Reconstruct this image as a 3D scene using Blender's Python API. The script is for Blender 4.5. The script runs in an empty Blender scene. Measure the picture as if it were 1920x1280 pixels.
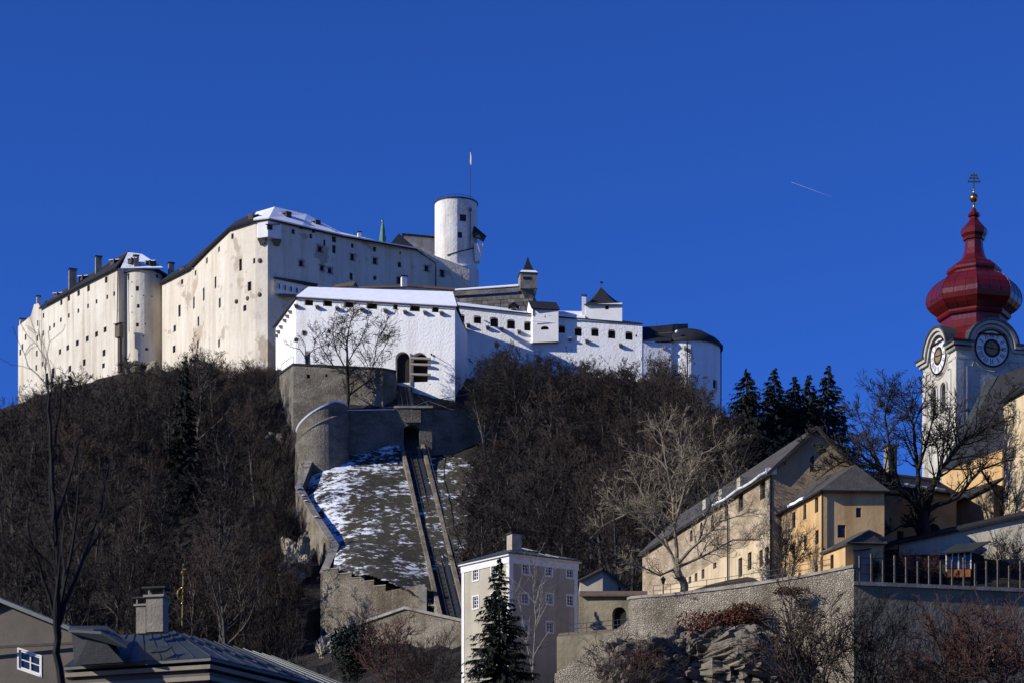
import bpy, math, random
import numpy as np
from mathutils import Vector, Matrix
R = math.radians
sc = bpy.context.scene
C = sc.collection
# ------------------------------------------------------------------ camera, sky, sun, exposure
F, HZ = 4500.0, 1900.0            # focal length and horizon row in photograph pixels (1920 wide)
cam_d = bpy.data.cameras.new('camera'); cam = bpy.data.objects.new('camera', cam_d); C.objects.link(cam)
cam.rotation_euler = (R(90), 0, 0)
cam_d.sensor_width = 36; cam_d.lens = 36*F/1920
cam_d.shift_y = (HZ-640)/1920
cam_d.clip_start = 1; cam_d.clip_end = 60000
cam_d.dof.use_dof = True; cam_d.dof.focus_distance = 360; cam_d.dof.aperture_fstop = 2.8
sc.camera = cam
SUN_AZ, SUN_EL = 19.0, 25.0       # the sun stands left of the camera, this far in front of its side
to_sun = Vector((-math.cos(R(SUN_AZ))*math.cos(R(SUN_EL)), -math.sin(R(SUN_AZ))*math.cos(R(SUN_EL)), math.sin(R(SUN_EL))))
w = bpy.data.worlds.new('World'); sc.world = w; w.use_nodes = True
nt = w.node_tree
sky = nt.nodes.new('ShaderNodeTexSky'); sky.sky_type = 'NISHITA'; sky.sun_disc = False
sky.sun_elevation = R(SUN_EL)
sky.sun_rotation = math.atan2(to_sun.x, to_sun.y)
sky.altitude = 1500; sky.air_density = 0.75; sky.dust_density = 0.05; sky.ozone_density = 6.0
tint = nt.nodes.new('ShaderNodeMix'); tint.data_type = 'RGBA'; tint.blend_type = 'MULTIPLY'; tint.inputs[0].default_value = 1
tint.inputs[7].default_value = (0.38, 0.74, 1.5, 1)      # the whole sky as through a polarising filter
nt.links.new(sky.outputs[0], tint.inputs[6])
bg = nt.nodes['Background']; nt.links.new(tint.outputs[2], bg.inputs[0]); bg.inputs[1].default_value = 0.085
sd = bpy.data.lights.new('sun', 'SUN'); so = bpy.data.objects.new('sun', sd); C.objects.link(so)
sd.energy = 4.3; sd.angle = R(0.53); sd.color = (1.0, 0.95, 0.85)
so.rotation_euler = to_sun.to_track_quat('Z', 'Y').to_euler()
sc.view_settings.view_transform = 'Standard'; sc.view_settings.look = 'None'
sc.view_settings.exposure = 0.27; sc.view_settings.gamma = 1.0
sc.view_settings.use_curve_mapping = False

# ------------------------------------------------------------------ helpers
def W(u, v, Y): return Vector(((u-960)/F*Y, Y, (HZ-v)/F*Y))
def XU(u, Y): return (u-960)/F*Y
def ZV(v, Y): return (HZ-v)/F*Y
def YZ(v, Z): return Z*F/(HZ-v)
ORG = {}
def org(o): return ORG.get(o.name, Vector((0, 0, 0)))
def tag(o, label=None, cat=None, group=None, kind=None):
    if label: o['label'] = label
    if cat: o['category'] = cat
    if group: o['group'] = group
    if kind: o['kind'] = kind
    return o
def thing(name, label, cat, loc=(0, 0, 0), group=None, rotz=0, local=False):
    o = bpy.data.objects.new(name, None); C.objects.link(o)
    o.location = loc; o.rotation_euler = (0, 0, rotz); o.empty_display_size = 0.5
    ORG[o.name] = Vector((0, 0, 0)) if local else Vector(loc)
    return tag(o, label, cat, group)
def link(name, me, parent=None):
    o = bpy.data.objects.new(name, me); C.objects.link(o)
    if parent: o.parent = parent; ORG[o.name] = org(parent)
    return o
class MB:
    def __init__(s): s.v = []; s.f = []; s.m = []
    def add(s, vs, fs, mi=0):
        b = len(s.v); s.v += [tuple(p) for p in vs]
        for f in fs: s.f.append([b+i for i in f]); s.m.append(mi)
    def poly(s, pts, mi=0): s.add(pts, [list(range(len(pts)))], mi)
    def hexa(s, p, mi=0):   # 8 points: bottom 4 (ccw from above), top 4
        s.add(p, [(3,2,1,0),(4,5,6,7),(0,1,5,4),(1,2,6,5),(2,3,7,6),(3,0,4,7)], mi)
    def box(s, c, d, rz=0, mi=0):
        cx, cy, cz = c; hx, hy, hz = d[0]/2, d[1]/2, d[2]/2
        ca, sa = math.cos(rz), math.sin(rz)
        p = [(cx+x*ca-y*sa, cy+x*sa+y*ca, cz+z) for z in (-hz, hz) for x, y in ((-hx,-hy),(hx,-hy),(hx,hy),(-hx,hy))]
        s.hexa(p, mi)
    def prism(s, ring, z0, z1, mi=0, cap=True):   # ring ccw plan points; z1 scalar or list
        n = len(ring); zt = z1 if isinstance(z1, (list, tuple)) else [z1]*n
        vs = [(x, y, z0) for x, y in ring]+[(ring[i][0], ring[i][1], zt[i]) for i in range(n)]
        fs = [(i, (i+1) % n, n+(i+1) % n, n+i) for i in range(n)]
        if cap: fs += [tuple(range(n, 2*n)), tuple(range(n-1, -1, -1))]
        s.add(vs, fs, mi)
    def slab(s, pts, t, mi=0):      # a thick sheet: pts ccw seen from outside
        pts = [Vector(p) for p in pts]
        n = Vector((0, 0, 0))
        for i in range(len(pts)):
            a, b = pts[i], pts[(i+1) % len(pts)]
            n += Vector(((a.y-b.y)*(a.z+b.z), (a.z-b.z)*(a.x+b.x), (a.x-b.x)*(a.y+b.y)))
        n.normalize(); k = len(pts)
        lo = [p-n*t for p in pts]
        s.add(pts+lo, [tuple(range(k)), tuple(range(2*k-1, k-1, -1))]+[(i, k+i, k+(i+1) % k, (i+1) % k) for i in range(k)], mi)
    def tube(s, pts, rad, sides=6, mi=0, cap=True):
        pts = [Vector(p) for p in pts]; n = len(pts); vs = []; ref = None
        for i in range(n):
            d = (pts[min(i+1, n-1)]-pts[max(i-1, 0)])
            d = d.normalized() if d.length > 1e-9 else Vector((0, 0, 1))
            if ref is None: ref = d.orthogonal().normalized()
            else:
                ref = ref-d*ref.dot(d); ref = ref.normalized() if ref.length > 1e-6 else d.orthogonal().normalized()
            b = d.cross(ref); r = rad[i] if isinstance(rad, (list, tuple)) else rad
            for k in range(sides):
                a = 2*math.pi*k/sides; vs.append(pts[i]+(ref*math.cos(a)+b*math.sin(a))*r)
        fs = [(i*sides+k, i*sides+(k+1) % sides, (i+1)*sides+(k+1) % sides, (i+1)*sides+k) for i in range(n-1) for k in range(sides)]
        if cap: fs += [tuple(range(sides-1, -1, -1)), tuple((n-1)*sides+k for k in range(sides))]
        s.add(vs, fs, mi)
    def lathe(s, prof, c, sides=32, rot=0, mi=0, a0=0, a1=2*math.pi, scale=(1, 1)):  # prof (r,z) bottom to top
        full = abs(a1-a0-2*math.pi) < 1e-6; m = sides if full else sides+1; vs = []
        for r, z in prof:
            for k in range(m):
                a = rot+a0+(a1-a0)*k/sides; vs.append((c[0]+r*math.cos(a)*scale[0], c[1]+r*math.sin(a)*scale[1], c[2]+z))
        fs = []
        for i in range(len(prof)-1):
            for k in range(sides):
                k2 = (k+1) % m; fs.append((i*m+k, i*m+k2, (i+1)*m+k2, (i+1)*m+k))
        s.add(vs, fs, mi)
    def mesh(s, name, mats, off=Vector((0, 0, 0)), smooth=False):
        me = bpy.data.meshes.new(name)
        vs = [(x-off.x, y-off.y, z-off.z) for x, y, z in s.v] if off.length else s.v
        me.from_pydata(vs, [], s.f)
        if not isinstance(mats, (list, tuple)): mats = [mats]
        for m in mats: me.materials.append(M[m] if isinstance(m, str) else m)
        if len(mats) > 1: me.polygons.foreach_set('material_index', s.m)
        if smooth: me.polygons.foreach_set('use_smooth', [True]*len(me.polygons))
        me.update(); return me
    def build(s, name, mats, parent=None, smooth=False):
        off = org(parent) if parent else Vector((0, 0, 0))
        return link(name, s.mesh(name, mats, off, smooth), parent)

# ------------------------------------------------------------------ materials
M = {}
def mat(name, c1, c2=None, rough=0.85, scale=1.0, bump=0.0, bscale=None, stretch=(1, 1, 1), detail=6, metal=0.0, patches=None, thr=(0.35, 0.65), voro=None, spec=0.3, streak=None, bdist=0.1, rnd=0.0, rcol=None):
    m = bpy.data.materials.new(name); m.use_nodes = True; M[name] = m
    n, l = m.node_tree.nodes, m.node_tree.links
    b = n['Principled BSDF']; b.inputs['Roughness'].default_value = rough; b.inputs['Metallic'].default_value = metal
    b.inputs['Specular IOR Level'].default_value = spec
    geo = n.new('ShaderNodeNewGeometry'); mp = n.new('ShaderNodeMapping'); mp.inputs['Scale'].default_value = (stretch[0], stretch[1], 1.7) if voro else stretch
    l.new(geo.outputs['Position'], mp.inputs['Vector'])
    def noise(sc_, det, src=mp):
        t = n.new('ShaderNodeTexNoise'); t.inputs['Scale'].default_value = sc_; t.inputs['Detail'].default_value = det
        t.inputs['Roughness'].default_value = 0.6; l.new(src.outputs[0], t.inputs['Vector']); return t
    def ramp(src, a, b_):
        r = n.new('ShaderNodeMapRange'); r.inputs[1].default_value = a; r.inputs[2].default_value = b_; r.clamp = True
        l.new(src, r.inputs[0]); return r.outputs[0]
    def mix(fac, a, b_, mode='MIX'):
        x = n.new('ShaderNodeMix'); x.data_type = 'RGBA'; x.blend_type = mode
        if hasattr(fac, 'is_linked') or not isinstance(fac, float): l.new(fac, x.inputs[0])
        else: x.inputs[0].default_value = fac
        for s_, val in ((x.inputs[6], a), (x.inputs[7], b_)):
            if isinstance(val, tuple): s_.default_value = (*val, 1)
            else: l.new(val, s_)
        return x.outputs[2]
    c2 = c2 or tuple(x*0.75 for x in c1)
    t = noise(scale, detail)
    col = mix(ramp(t.outputs['Fac'], *thr), c1, c2)
    if voro:
        v = n.new('ShaderNodeTexVoronoi'); v.inputs['Scale'].default_value = voro[0]; l.new(mp.outputs[0], v.inputs['Vector'])
        hs = n.new('ShaderNodeSeparateColor'); l.new(v.outputs['Color'], hs.inputs[0])
        nb = noise(scale*.45, 4); col = mix(ramp(nb.outputs['Fac'], .42, .62), col, mix(1.0, col, (0.62,0.60,0.56), 'MULTIPLY'))
        col = mix(ramp(hs.outputs[0], 0.0, 1.0), col, mix(1.0, col, voro[1], 'MULTIPLY'))
        ve = n.new('ShaderNodeTexVoronoi'); ve.feature = 'DISTANCE_TO_EDGE'; ve.inputs['Scale'].default_value = voro[0]; l.new(mp.outputs[0], ve.inputs['Vector'])
        col = mix(ramp(ve.outputs['Distance'], 0.06, 0.0), col, mix(1.0, col, (0.74, 0.72, 0.69), 'MULTIPLY'))
    if streak:       # vertical runs of dirt
        m2 = n.new('ShaderNodeMapping'); m2.inputs['Scale'].default_value = (1, 1, 0.08); l.new(geo.outputs['Position'], m2.inputs['Vector'])
        t2 = noise(streak[0], 5, m2); col = mix(ramp(t2.outputs['Fac'], 0.46, 0.74), col, mix(1.0, col, streak[1], 'MULTIPLY'))
    if patches:      # fallen plaster with an outline of its own
        for (ps, pa, pc) in patches:
            t3 = noise(ps, 7, geo); col = mix(ramp(t3.outputs['Fac'], pa, pa+0.03), col, pc)
    if rnd:
        oi = n.new('ShaderNodeObjectInfo'); col = mix(ramp(oi.outputs['Random'], 0, 1), col, mix(1.0, col, (1-rnd,)*3, 'MULTIPLY'))
    if rcol:
        oi2 = n.new('ShaderNodeObjectInfo'); wn = n.new('ShaderNodeTexWhiteNoise'); wn.noise_dimensions = '1D'; l.new(oi2.outputs['Random'], wn.inputs['W'])
        col = mix(ramp(wn.outputs['Value'], .35, 1.0), col, rcol)
    l.new(col, b.inputs['Base Color'])
    if bump:
        bp = n.new('ShaderNodeBump'); bp.inputs['Strength'].default_value = bump*(.8 if voro else 1); bp.inputs['Distance'].default_value = bdist
        t4 = noise(bscale or scale*4, 5)
        h = t4.outputs['Fac']
        if voro:
            ad = n.new('ShaderNodeMath'); ad.operation = 'ADD'; l.new(h, ad.inputs[0]); l.new(ramp(ve.outputs['Distance'], 0.0, 0.25), ad.inputs[1]); h = ad.outputs[0]
        l.new(h, bp.inputs['Height']); l.new(bp.outputs[0], b.inputs['Normal'])
    return m
mat('cream_plaster', (0.66,0.62,0.52), (0.54,0.49,0.40), scale=0.12, bump=0.5, bscale=1.2, streak=(0.8,(0.68,0.62,0.54)), patches=[(0.3,0.655,(0.50,0.45,0.37))], bdist=0.25)
mat('patched_plaster', (0.68,0.62,0.51), (0.58,0.52,0.42), scale=0.12, bump=0.5, bscale=1.2, streak=(0.7,(0.75,0.70,0.62)), patches=[(0.16,0.575,(0.42,0.35,0.26)),(0.33,0.635,(0.48,0.43,0.36))], bdist=0.25)
mat('white_render', (0.84,0.83,0.81), (0.78,0.77,0.75), scale=0.3, bump=0.55, bscale=3.2, streak=(0.9,(0.86,0.84,0.81)), bdist=0.22)
mat('pale_render', (0.74,0.72,0.68), (0.60,0.57,0.52), scale=0.25, bump=0.6, bscale=1.6, streak=(1.0,(0.75,0.71,0.66)), patches=[(0.35,0.68,(0.45,0.40,0.34))], bdist=0.2)
mat('smooth_white', (0.78,0.77,0.74), (0.70,0.68,0.65), scale=0.5, bump=0.2, bscale=3)
mat('grey_stone', (0.36,0.325,0.265), (0.24,0.22,0.18), scale=0.5, bump=0.9, bscale=2.5, voro=(4.2,(0.72,0.7,0.68)), bdist=0.2)
mat('stone_block', (0.25,0.23,0.20), (0.15,0.14,0.12), scale=0.9, bump=0.6, bscale=4, rnd=0.45)
mat('mortar', (0.14,0.13,0.115), (0.10,0.095,0.085), scale=1.5)
mat('pale_stone', (0.52,0.46,0.36), (0.36,0.315,0.245), scale=0.35, bump=1.0, bscale=2.6, voro=(4.5,(0.75,0.73,0.7)), streak=(0.6,(0.6,0.58,0.55)), bdist=0.2)
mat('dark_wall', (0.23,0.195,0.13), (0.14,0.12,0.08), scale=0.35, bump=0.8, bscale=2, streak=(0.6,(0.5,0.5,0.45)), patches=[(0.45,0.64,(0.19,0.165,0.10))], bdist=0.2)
mat('rock', (0.21,0.18,0.14), (0.085,0.072,0.056), scale=0.35, bump=1.0, bscale=1.2, patches=[(0.5,0.62,(0.13,0.07,0.03))], bdist=0.5)
mat('cliff', (0.42,0.36,0.26), (0.14,0.12,0.085), scale=0.28, bump=1.0, bscale=1.0, stretch=(1,1,0.5), bdist=0.6)
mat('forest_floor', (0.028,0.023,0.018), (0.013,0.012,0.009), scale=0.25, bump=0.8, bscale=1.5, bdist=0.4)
mat('town_ground', (0.24,0.225,0.20), (0.17,0.16,0.145), scale=0.2)
mat('terrace_gravel', (0.20,0.18,0.15), (0.14,0.125,0.10), scale=1.5, bump=0.3)
mat('snow', (0.86,0.88,0.92), (0.76,0.79,0.85), scale=0.8, bump=0.35, bscale=2.5, rough=0.7)
mat('snow_thin', (0.80,0.83,0.88), (0.45,0.46,0.48), scale=0.6, thr=(0.52,0.7), bump=0.35, bscale=3, rough=0.7)
mat('slate', (0.022,0.023,0.027), (0.014,0.015,0.018), scale=1.2, bump=0.3, bscale=5, rough=0.7)
mat('dark_metal', (0.045,0.055,0.06), (0.03,0.036,0.04), scale=0.8, rough=0.45, spec=0.5, streak=(2.0,(0.7,0.75,0.75)))
mat('zinc', (0.055,0.066,0.066), (0.034,0.042,0.043), scale=0.7, rough=0.5, metal=0.2, spec=0.5, bump=0.1, rnd=0.25)  # albedo lowered to carry the dimness of the foreground roofs
mat('brown_tile', (0.15,0.10,0.07), (0.09,0.065,0.05), scale=1.5, bump=0.6, bscale=6)
mat('grey_tile', (0.075,0.068,0.06), (0.045,0.042,0.038), scale=1.2, bump=0.6, bscale=5)
mat('clock_gold', (0.30,0.19,0.085), (0.20,0.12,0.05), scale=1.5, rough=.5)
mat('red_copper', (0.118,0.009,0.010), (0.085,0.007,0.008), scale=0.5, rough=0.24, spec=0.5, bump=0.15, bscale=2.5, streak=(1.2,(0.7,0.65,0.65)))
mat('gold', (0.62,0.40,0.10), (0.42,0.25,0.06), scale=2, rough=0.3, metal=1.0)
mat('verdigris', (0.12,0.26,0.19), (0.07,0.16,0.12), scale=1.5, rough=0.6)
mat('iron', (0.022,0.022,0.024), (0.014,0.014,0.015), scale=2, rough=0.6)
mat('track_dark', (0.05,0.047,0.043), (0.03,0.028,0.026), scale=1.5)
mat('rail_steel', (0.16,0.155,0.15), (0.09,0.085,0.08), scale=3, rough=0.4, metal=0.6)
mat('concrete', (0.30,0.275,0.235), (0.19,0.17,0.145), scale=0.8, bump=0.4, bscale=4, streak=(1.0,(0.7,0.68,0.64)))
mat('brick', (0.42,0.36,0.28), (0.30,0.25,0.19), scale=2.0, bump=0.6, bscale=8)
mat('glass', (0.018,0.021,0.026), (0.011,0.013,0.016), scale=0.4, rough=0.12, spec=0.5)
mat('void_shade_wood', (0.015,0.012,0.010), (0.009,0.008,0.006), scale=2, stretch=(4,4,0.4))  # near-black: the darkness inside openings is put into this colour
mat('frame_dark', (0.07,0.06,0.05), (0.05,0.043,0.036), scale=3)
mat('frame_white', (0.72,0.71,0.67), (0.62,0.60,0.56), scale=3)
mat('timber', (0.16,0.125,0.09), (0.09,0.07,0.05), scale=3, stretch=(5,5,0.5))
mat('grey_timber', (0.34,0.30,0.25), (0.22,0.19,0.15), scale=3, stretch=(0.5,5,5))
mat('beige_house', (0.44,0.40,0.31), (0.35,0.315,0.24), scale=0.4, bump=0.5, bscale=4, streak=(1.2,(0.78,0.75,0.70)))
mat('yellow_wall', (0.62,0.50,0.32), (0.50,0.40,0.255), scale=0.4, bump=0.3, bscale=3, streak=(1.0,(0.75,0.70,0.62)))
mat('pink_wall', (0.50,0.405,0.28), (0.39,0.31,0.215), scale=0.6, bump=0.6, bscale=2.5, voro=(1.4,(0.8,0.78,0.75)))
mat('orange_wall', (0.60,0.40,0.19), (0.48,0.31,0.145), scale=0.4, bump=0.25, bscale=3, streak=(1.0,(0.72,0.66,0.58)))
mat('tan_brick', (0.36,0.27,0.16), (0.27,0.20,0.12), scale=0.8, bump=0.4, bscale=5)
mat('dim_cornice', (0.26,0.215,0.165), (0.19,0.16,0.12), scale=1)  # cornice tone darkened; foreground dimness is in the colour
mat('dim_brick', (0.27,0.235,0.18), (0.18,0.155,0.12), scale=2, bump=.6, bscale=9)  # darkened copy of the brick; foreground shade is in the colour
mat('taupe_wall', (0.115,0.098,0.078), (0.085,0.072,0.058), scale=0.5, bump=0.2, bscale=4)  # wall albedo lowered to carry foreground shade and vignetting
mat('tower_plaster', (0.55,0.52,0.45), (0.43,0.405,0.345), scale=0.4, bump=0.4, bscale=3, streak=(1.0,(0.72,0.69,0.63)))
mat('tower_trim', (0.46,0.43,0.37), (0.37,0.345,0.295), scale=0.6, bump=0.2, bscale=4)
mat('clock_white', (0.74,0.74,0.72), (0.66,0.66,0.64), scale=2)
mat('clock_black', (0.015,0.015,0.017), scale=2, rough=0.5)
mat('bark', (0.105,0.092,0.076), (0.050,0.044,0.037), scale=1.2, bump=0.4, bscale=6, rnd=0.55)
mat('twig', (0.042,0.033,0.027), (0.022,0.018,0.016), scale=0.06, rnd=0.5, rcol=(0.058,0.036,0.026))
mat('red_twig', (0.085,0.036,0.026), (0.05,0.024,0.019), scale=0.3, rnd=0.3)
mat('pale_bark', (0.27,0.225,0.155), (0.12,0.10,0.07), scale=0.9, bump=0.4, bscale=5)
mat('dark_bark', (0.026,0.021,0.017), (0.015,0.013,0.011), scale=1.5, bump=0.4, bscale=6)
mat('black_bark', (0.008,0.007,0.006), (0.005,0.004,0.004), scale=2)
mat('birch_bark', (0.34,0.32,0.28), (0.12,0.11,0.10), scale=2.5, stretch=(0.5,0.5,2))
mat('needles', (0.020,0.030,0.016), (0.011,0.017,0.010), scale=0.5, rnd=0.3)
mat('dry_leaves', (0.15,0.052,0.024), (0.075,0.030,0.017), scale=0.8)
mat('mistletoe_green', (0.075,0.075,0.025), (0.05,0.05,0.018), scale=2)
mat('rust_orange', (0.33,0.10,0.03), (0.22,0.07,0.025), scale=3)
# meadow: olive turf with drifts of snow that thin out downhill
m = bpy.data.materials.new('meadow_snow'); m.use_nodes = True; M['meadow_snow'] = m
n, l = m.node_tree.nodes, m.node_tree.links
geo = n.new('ShaderNodeNewGeometry'); sx = n.new('ShaderNodeSeparateXYZ'); l.new(geo.outputs['Position'], sx.inputs[0])
mp = n.new('ShaderNodeMapping'); mp.inputs['Scale'].default_value = (0.75, 0.5, 1.7); l.new(geo.outputs['Position'], mp.inputs[0])
t1 = n.new('ShaderNodeTexNoise'); t1.inputs['Scale'].default_value = 1.1; t1.inputs['Detail'].default_value = 8; t1.inputs['Roughness'].default_value = 0.72; l.new(mp.outputs[0], t1.inputs['Vector'])
hr = n.new('ShaderNodeMapRange'); hr.inputs[1].default_value = 71.0; hr.inputs[2].default_value = 83.0; hr.inputs[3].default_value = -0.092; hr.inputs[4].default_value = 0.075; l.new(sx.outputs['Z'], hr.inputs[0])
xr = n.new('ShaderNodeMapRange'); xr.inputs[1].default_value = -24.5; xr.inputs[2].default_value = -20.5; xr.inputs[3].default_value = 0.09; xr.inputs[4].default_value = 0.0; l.new(sx.outputs['X'], xr.inputs[0])
mxx = n.new('ShaderNodeMath'); mxx.operation = 'MAXIMUM'; l.new(hr.outputs[0], mxx.inputs[0]); l.new(xr.outputs[0], mxx.inputs[1])
ad = n.new('ShaderNodeMath'); ad.operation = 'ADD'; l.new(mxx.outputs[0], ad.inputs[1])
t5 = n.new('ShaderNodeTexNoise'); t5.inputs['Scale'].default_value = 0.22; t5.inputs['Detail'].default_value = 3; l.new(geo.outputs['Position'], t5.inputs['Vector'])
big = n.new('ShaderNodeMath'); big.operation = 'MULTIPLY_ADD'; big.inputs[1].default_value = 0.45; l.new(t5.outputs['Fac'], big.inputs[0])
sh = n.new('ShaderNodeMath'); sh.operation = 'SUBTRACT'; sh.inputs[1].default_value = 0.225; l.new(t1.outputs['Fac'], sh.inputs[0]); l.new(sh.outputs[0], big.inputs[2]); l.new(big.outputs[0], ad.inputs[0])
mr = n.new('ShaderNodeMapRange'); mr.inputs[1].default_value = 0.55; mr.inputs[2].default_value = 0.63; l.new(ad.outputs[0], mr.inputs[0])
t2 = n.new('ShaderNodeTexNoise'); t2.inputs['Scale'].default_value = 2.5; t2.inputs['Detail'].default_value = 6; l.new(geo.outputs['Position'], t2.inputs['Vector'])
g = n.new('ShaderNodeMix'); g.data_type = 'RGBA'; g.inputs[6].default_value = (0.050,0.041,0.019,1); g.inputs[7].default_value = (0.023,0.020,0.010,1); l.new(t2.outputs['Fac'], g.inputs[0])
x = n.new('ShaderNodeMix'); x.data_type = 'RGBA'; x.inputs[7].default_value = (0.78,0.81,0.86,1); l.new(g.outputs[2], x.inputs[6]); l.new(mr.outputs[0], x.inputs[0])
b = n['Principled BSDF']; b.inputs['Roughness'].default_value = 0.9; l.new(x.outputs[2], b.inputs['Base Color'])
bp = n.new('ShaderNodeBump'); bp.inputs['Strength'].default_value = 1; bp.inputs['Distance'].default_value = 0.3; l.new(t1.outputs['Fac'], bp.inputs['Height']); l.new(bp.outputs[0], b.inputs['Normal'])

# ------------------------------------------------------------------ terrain
CP = []   # control points (x, y, z)
def cp(u, v, Y): CP.append((XU(u, Y), Y, ZV(v, Y)))
for a in [(-250,860,430),(0,800,445),(35,800,452),(100,745,440),(220,705,428),(305,695,424),(420,690,408),(510,700,391),(530,705,378),
          (100,1000,365),(300,1000,358),(450,1000,350),(500,850,368),(300,850,395),(100,850,400),(-200,1000,365),
          (100,1280,312),(400,1280,305),(540,1240,290),(540,1000,338),(-200,1280,312),
          (585,880,350),(680,858,354),(760,850,356),(860,875,352),(600,940,338),(640,1050,312),(720,1100,302),(720,960,334),(880,1000,326),
          (600,775,363),(750,768,364),(860,735,374),(700,730,374),(950,800,364),(900,900,345),(1000,900,348),(1100,1000,328),(1100,800,371),(1200,1000,322),(1200,800,373),
          (1300,800,377),(1350,775,386),(1400,900,345),(1400,850,360),(1500,870,315),(1450,900,310),(1600,930,300),(1700,960,300),(1920,1000,300),(2100,1050,300),
          (960,1100,300),(1000,1060,310),(640,1245,280),(800,1245,278),(720,1245,279)]: cp(*a)
TR0, TR1 = W(772,836,356.5), W(850,1162,294)
for k in range(9):
    p = TR0.lerp(TR1, k/8); CP.append((p.x, p.y, p.z-1.7))
for x, y, z in [(-90,480,100),(-40,450,106),(0,430,106),(30,420,100),(60,420,85),(100,420,50),(-150,480,70),(-150,420,80),(0,520,60),(-80,540,40),(80,520,10),
                (-30,255,30),(-5,255,31),(8,255,32),(0,235,29),(-30,230,12),(-60,255,14),(-120,270,10),(-190,300,12),(-120,200,-1.7),(-60,190,-1.7),(-20,195,0),(5,205,18),(-15,215,18),
                (12,226,35.5),(8,235,35.5),(14,240,36),(12,205,30),(10,190,6),(15,180,2),(30,172,1),(45,170,1),(60,170,1),(12,212,35),(14,208,35),(20,205,35.2),(30,197,35.2),(40,194,34),(55,196,34),(70,200,34),
                (30,230,36),(45,240,37),(60,240,38),(30,255,40),(60,260,40),(22,250,38),(16,265,41),(90,230,30),(90,190,10),(120,200,0),(150,300,10),
                (-200,20,-1.7),(0,20,-1.7),(200,20,-1.7),(-200,120,-1.7),(-50,120,-1.7),(50,120,-1.7),(200,120,-1.7),(0,150,-1.7),(50,150,-1.7),(-50,150,-1.7)]: CP.append((x, y, z))
cpa = np.array(CP); N = len(cpa)
D = np.sqrt(((cpa[:, None, :2]-cpa[None, :, :2])**2).sum(-1)+4.0)
wts = np.linalg.solve(np.block([[D, np.ones((N, 1))], [np.ones((1, N)), np.zeros((1, 1))]]), np.append(cpa[:, 2], 0))
def TZ(xs, ys):
    xs = np.atleast_1d(np.asarray(xs, float)); ys = np.atleast_1d(np.asarray(ys, float))
    d = np.sqrt((xs[:, None]-cpa[None, :, 0])**2+(ys[:, None]-cpa[None, :, 1])**2+4.0)
    return np.maximum(d@wts[:N]+wts[N], -1.7)
def T(x, y): return float(TZ([x], [y])[0])
rng = random.Random(7)
gx = np.arange(-210, 211, 1.75); gy = np.arange(20, 545, 1.75)
GX, GY = np.meshgrid(gx, gy); gz = TZ(GX.ravel(), GY.ravel()).reshape(GX.shape)
nr = np.random.default_rng(3)
steep = np.clip(gz/40, 0, 1)
flat = (GX > 7) & (GY > 190) & (GY < 262)
gz = gz+nr.normal(0, 0.28, gz.shape)*np.where(flat, 0.05, steep)
UU = 960+GX/GY*F
wy = np.interp(UU, [596, 605, 723, 797, 815], [307, 307, 302.8, 300, 297])
front = (UU > 590) & (UU < 812) & (GY > 270) & (GY < wy+2.4)
gz = np.where(front, np.minimum(gz, (HZ-1205)/F*GY), gz)
PWY = [296, 307.5, 317.5, 330, 341, 347, 350]; PWX = [XU(600,296), XU(607,307.5), XU(629,317.5), XU(592,330), XU(560,341), XU(578,347), XU(592,350)]; PWZ = [46, ZV(1072,307.5), ZV(1022,317.5), ZV(966,330), ZV(912,341), ZV(868,347), ZV(836,350)]
wx = np.interp(GY, PWY, PWX); wz = np.interp(GY, PWY, PWZ); dxw = wx-GX
out_ = (GY > 290) & (GY < 351) & (dxw > .2) & (dxw < 14)
gz = np.where(out_, np.minimum(gz, wz-5.5+np.clip(dxw-6, 0, 8)*.55), gz)
yw = np.interp(GX, [6, 10, 27, 47, 90], [212, 206.3, 190, 194.5, 200])
low = (GX > 6) & (GX < 90) & (GY > 130) & (GY < yw+1.0)
gz = np.where(low, np.minimum(gz, 22.5-np.clip(yw-GY, 0, 60)*.4), gz)
vs = np.stack([GX.ravel(), GY.ravel(), gz.ravel()], -1)
nx, ny = len(gx), len(gy)
ii = (np.arange(ny-1)[:, None]*nx+np.arange(nx-1)[None, :]).ravel()
fs = np.stack([ii, ii+1, ii+nx+1, ii+nx], -1)
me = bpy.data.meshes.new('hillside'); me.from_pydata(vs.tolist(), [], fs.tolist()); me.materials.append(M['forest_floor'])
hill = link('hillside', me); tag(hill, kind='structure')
mb = MB(); mb.poly([(-30000,-3000,-1.75),(30000,-3000,-1.75),(30000,40000,-1.75),(-30000,40000,-1.75)])
tag(mb.build('ground', 'town_ground'), kind='structure')
# the snowy meadow lies on the hillside
mg = [(590,868,350),(650,858,354),(770,846,357),(868,868,353),(905,905,344),(880,980,330),(868,1060,313),(868,1165,296),(800,1118,300),(720,1106,302),(622,1076,308),(634,1020,318),(570,915,343)]
mpoly = [(XU(u, Y), Y) for u, v, Y in mg]
def inside(x, y, poly):
    c = False
    for i in range(len(poly)):
        (x0, y0), (x1, y1) = poly[i], poly[i-1]
        if (y0 > y) != (y1 > y) and x < (x1-x0)*(y-y0)/(y1-y0)+x0: c = not c
    return c
xs = np.arange(-32, 2, 0.5); ys = np.arange(292, 362, 0.5)
mx, my = np.meshgrid(xs, ys); mz = TZ(mx.ravel(), my.ravel()).reshape(mx.shape)+0.9+nr.normal(0, 0.05, mx.shape)
mb = MB(); idx = {}
def mv(i, j):
    if (i, j) not in idx: idx[(i, j)] = len(mb.v); mb.v.append((mx[i, j], my[i, j], mz[i, j]))
    return idx[(i, j)]
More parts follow.
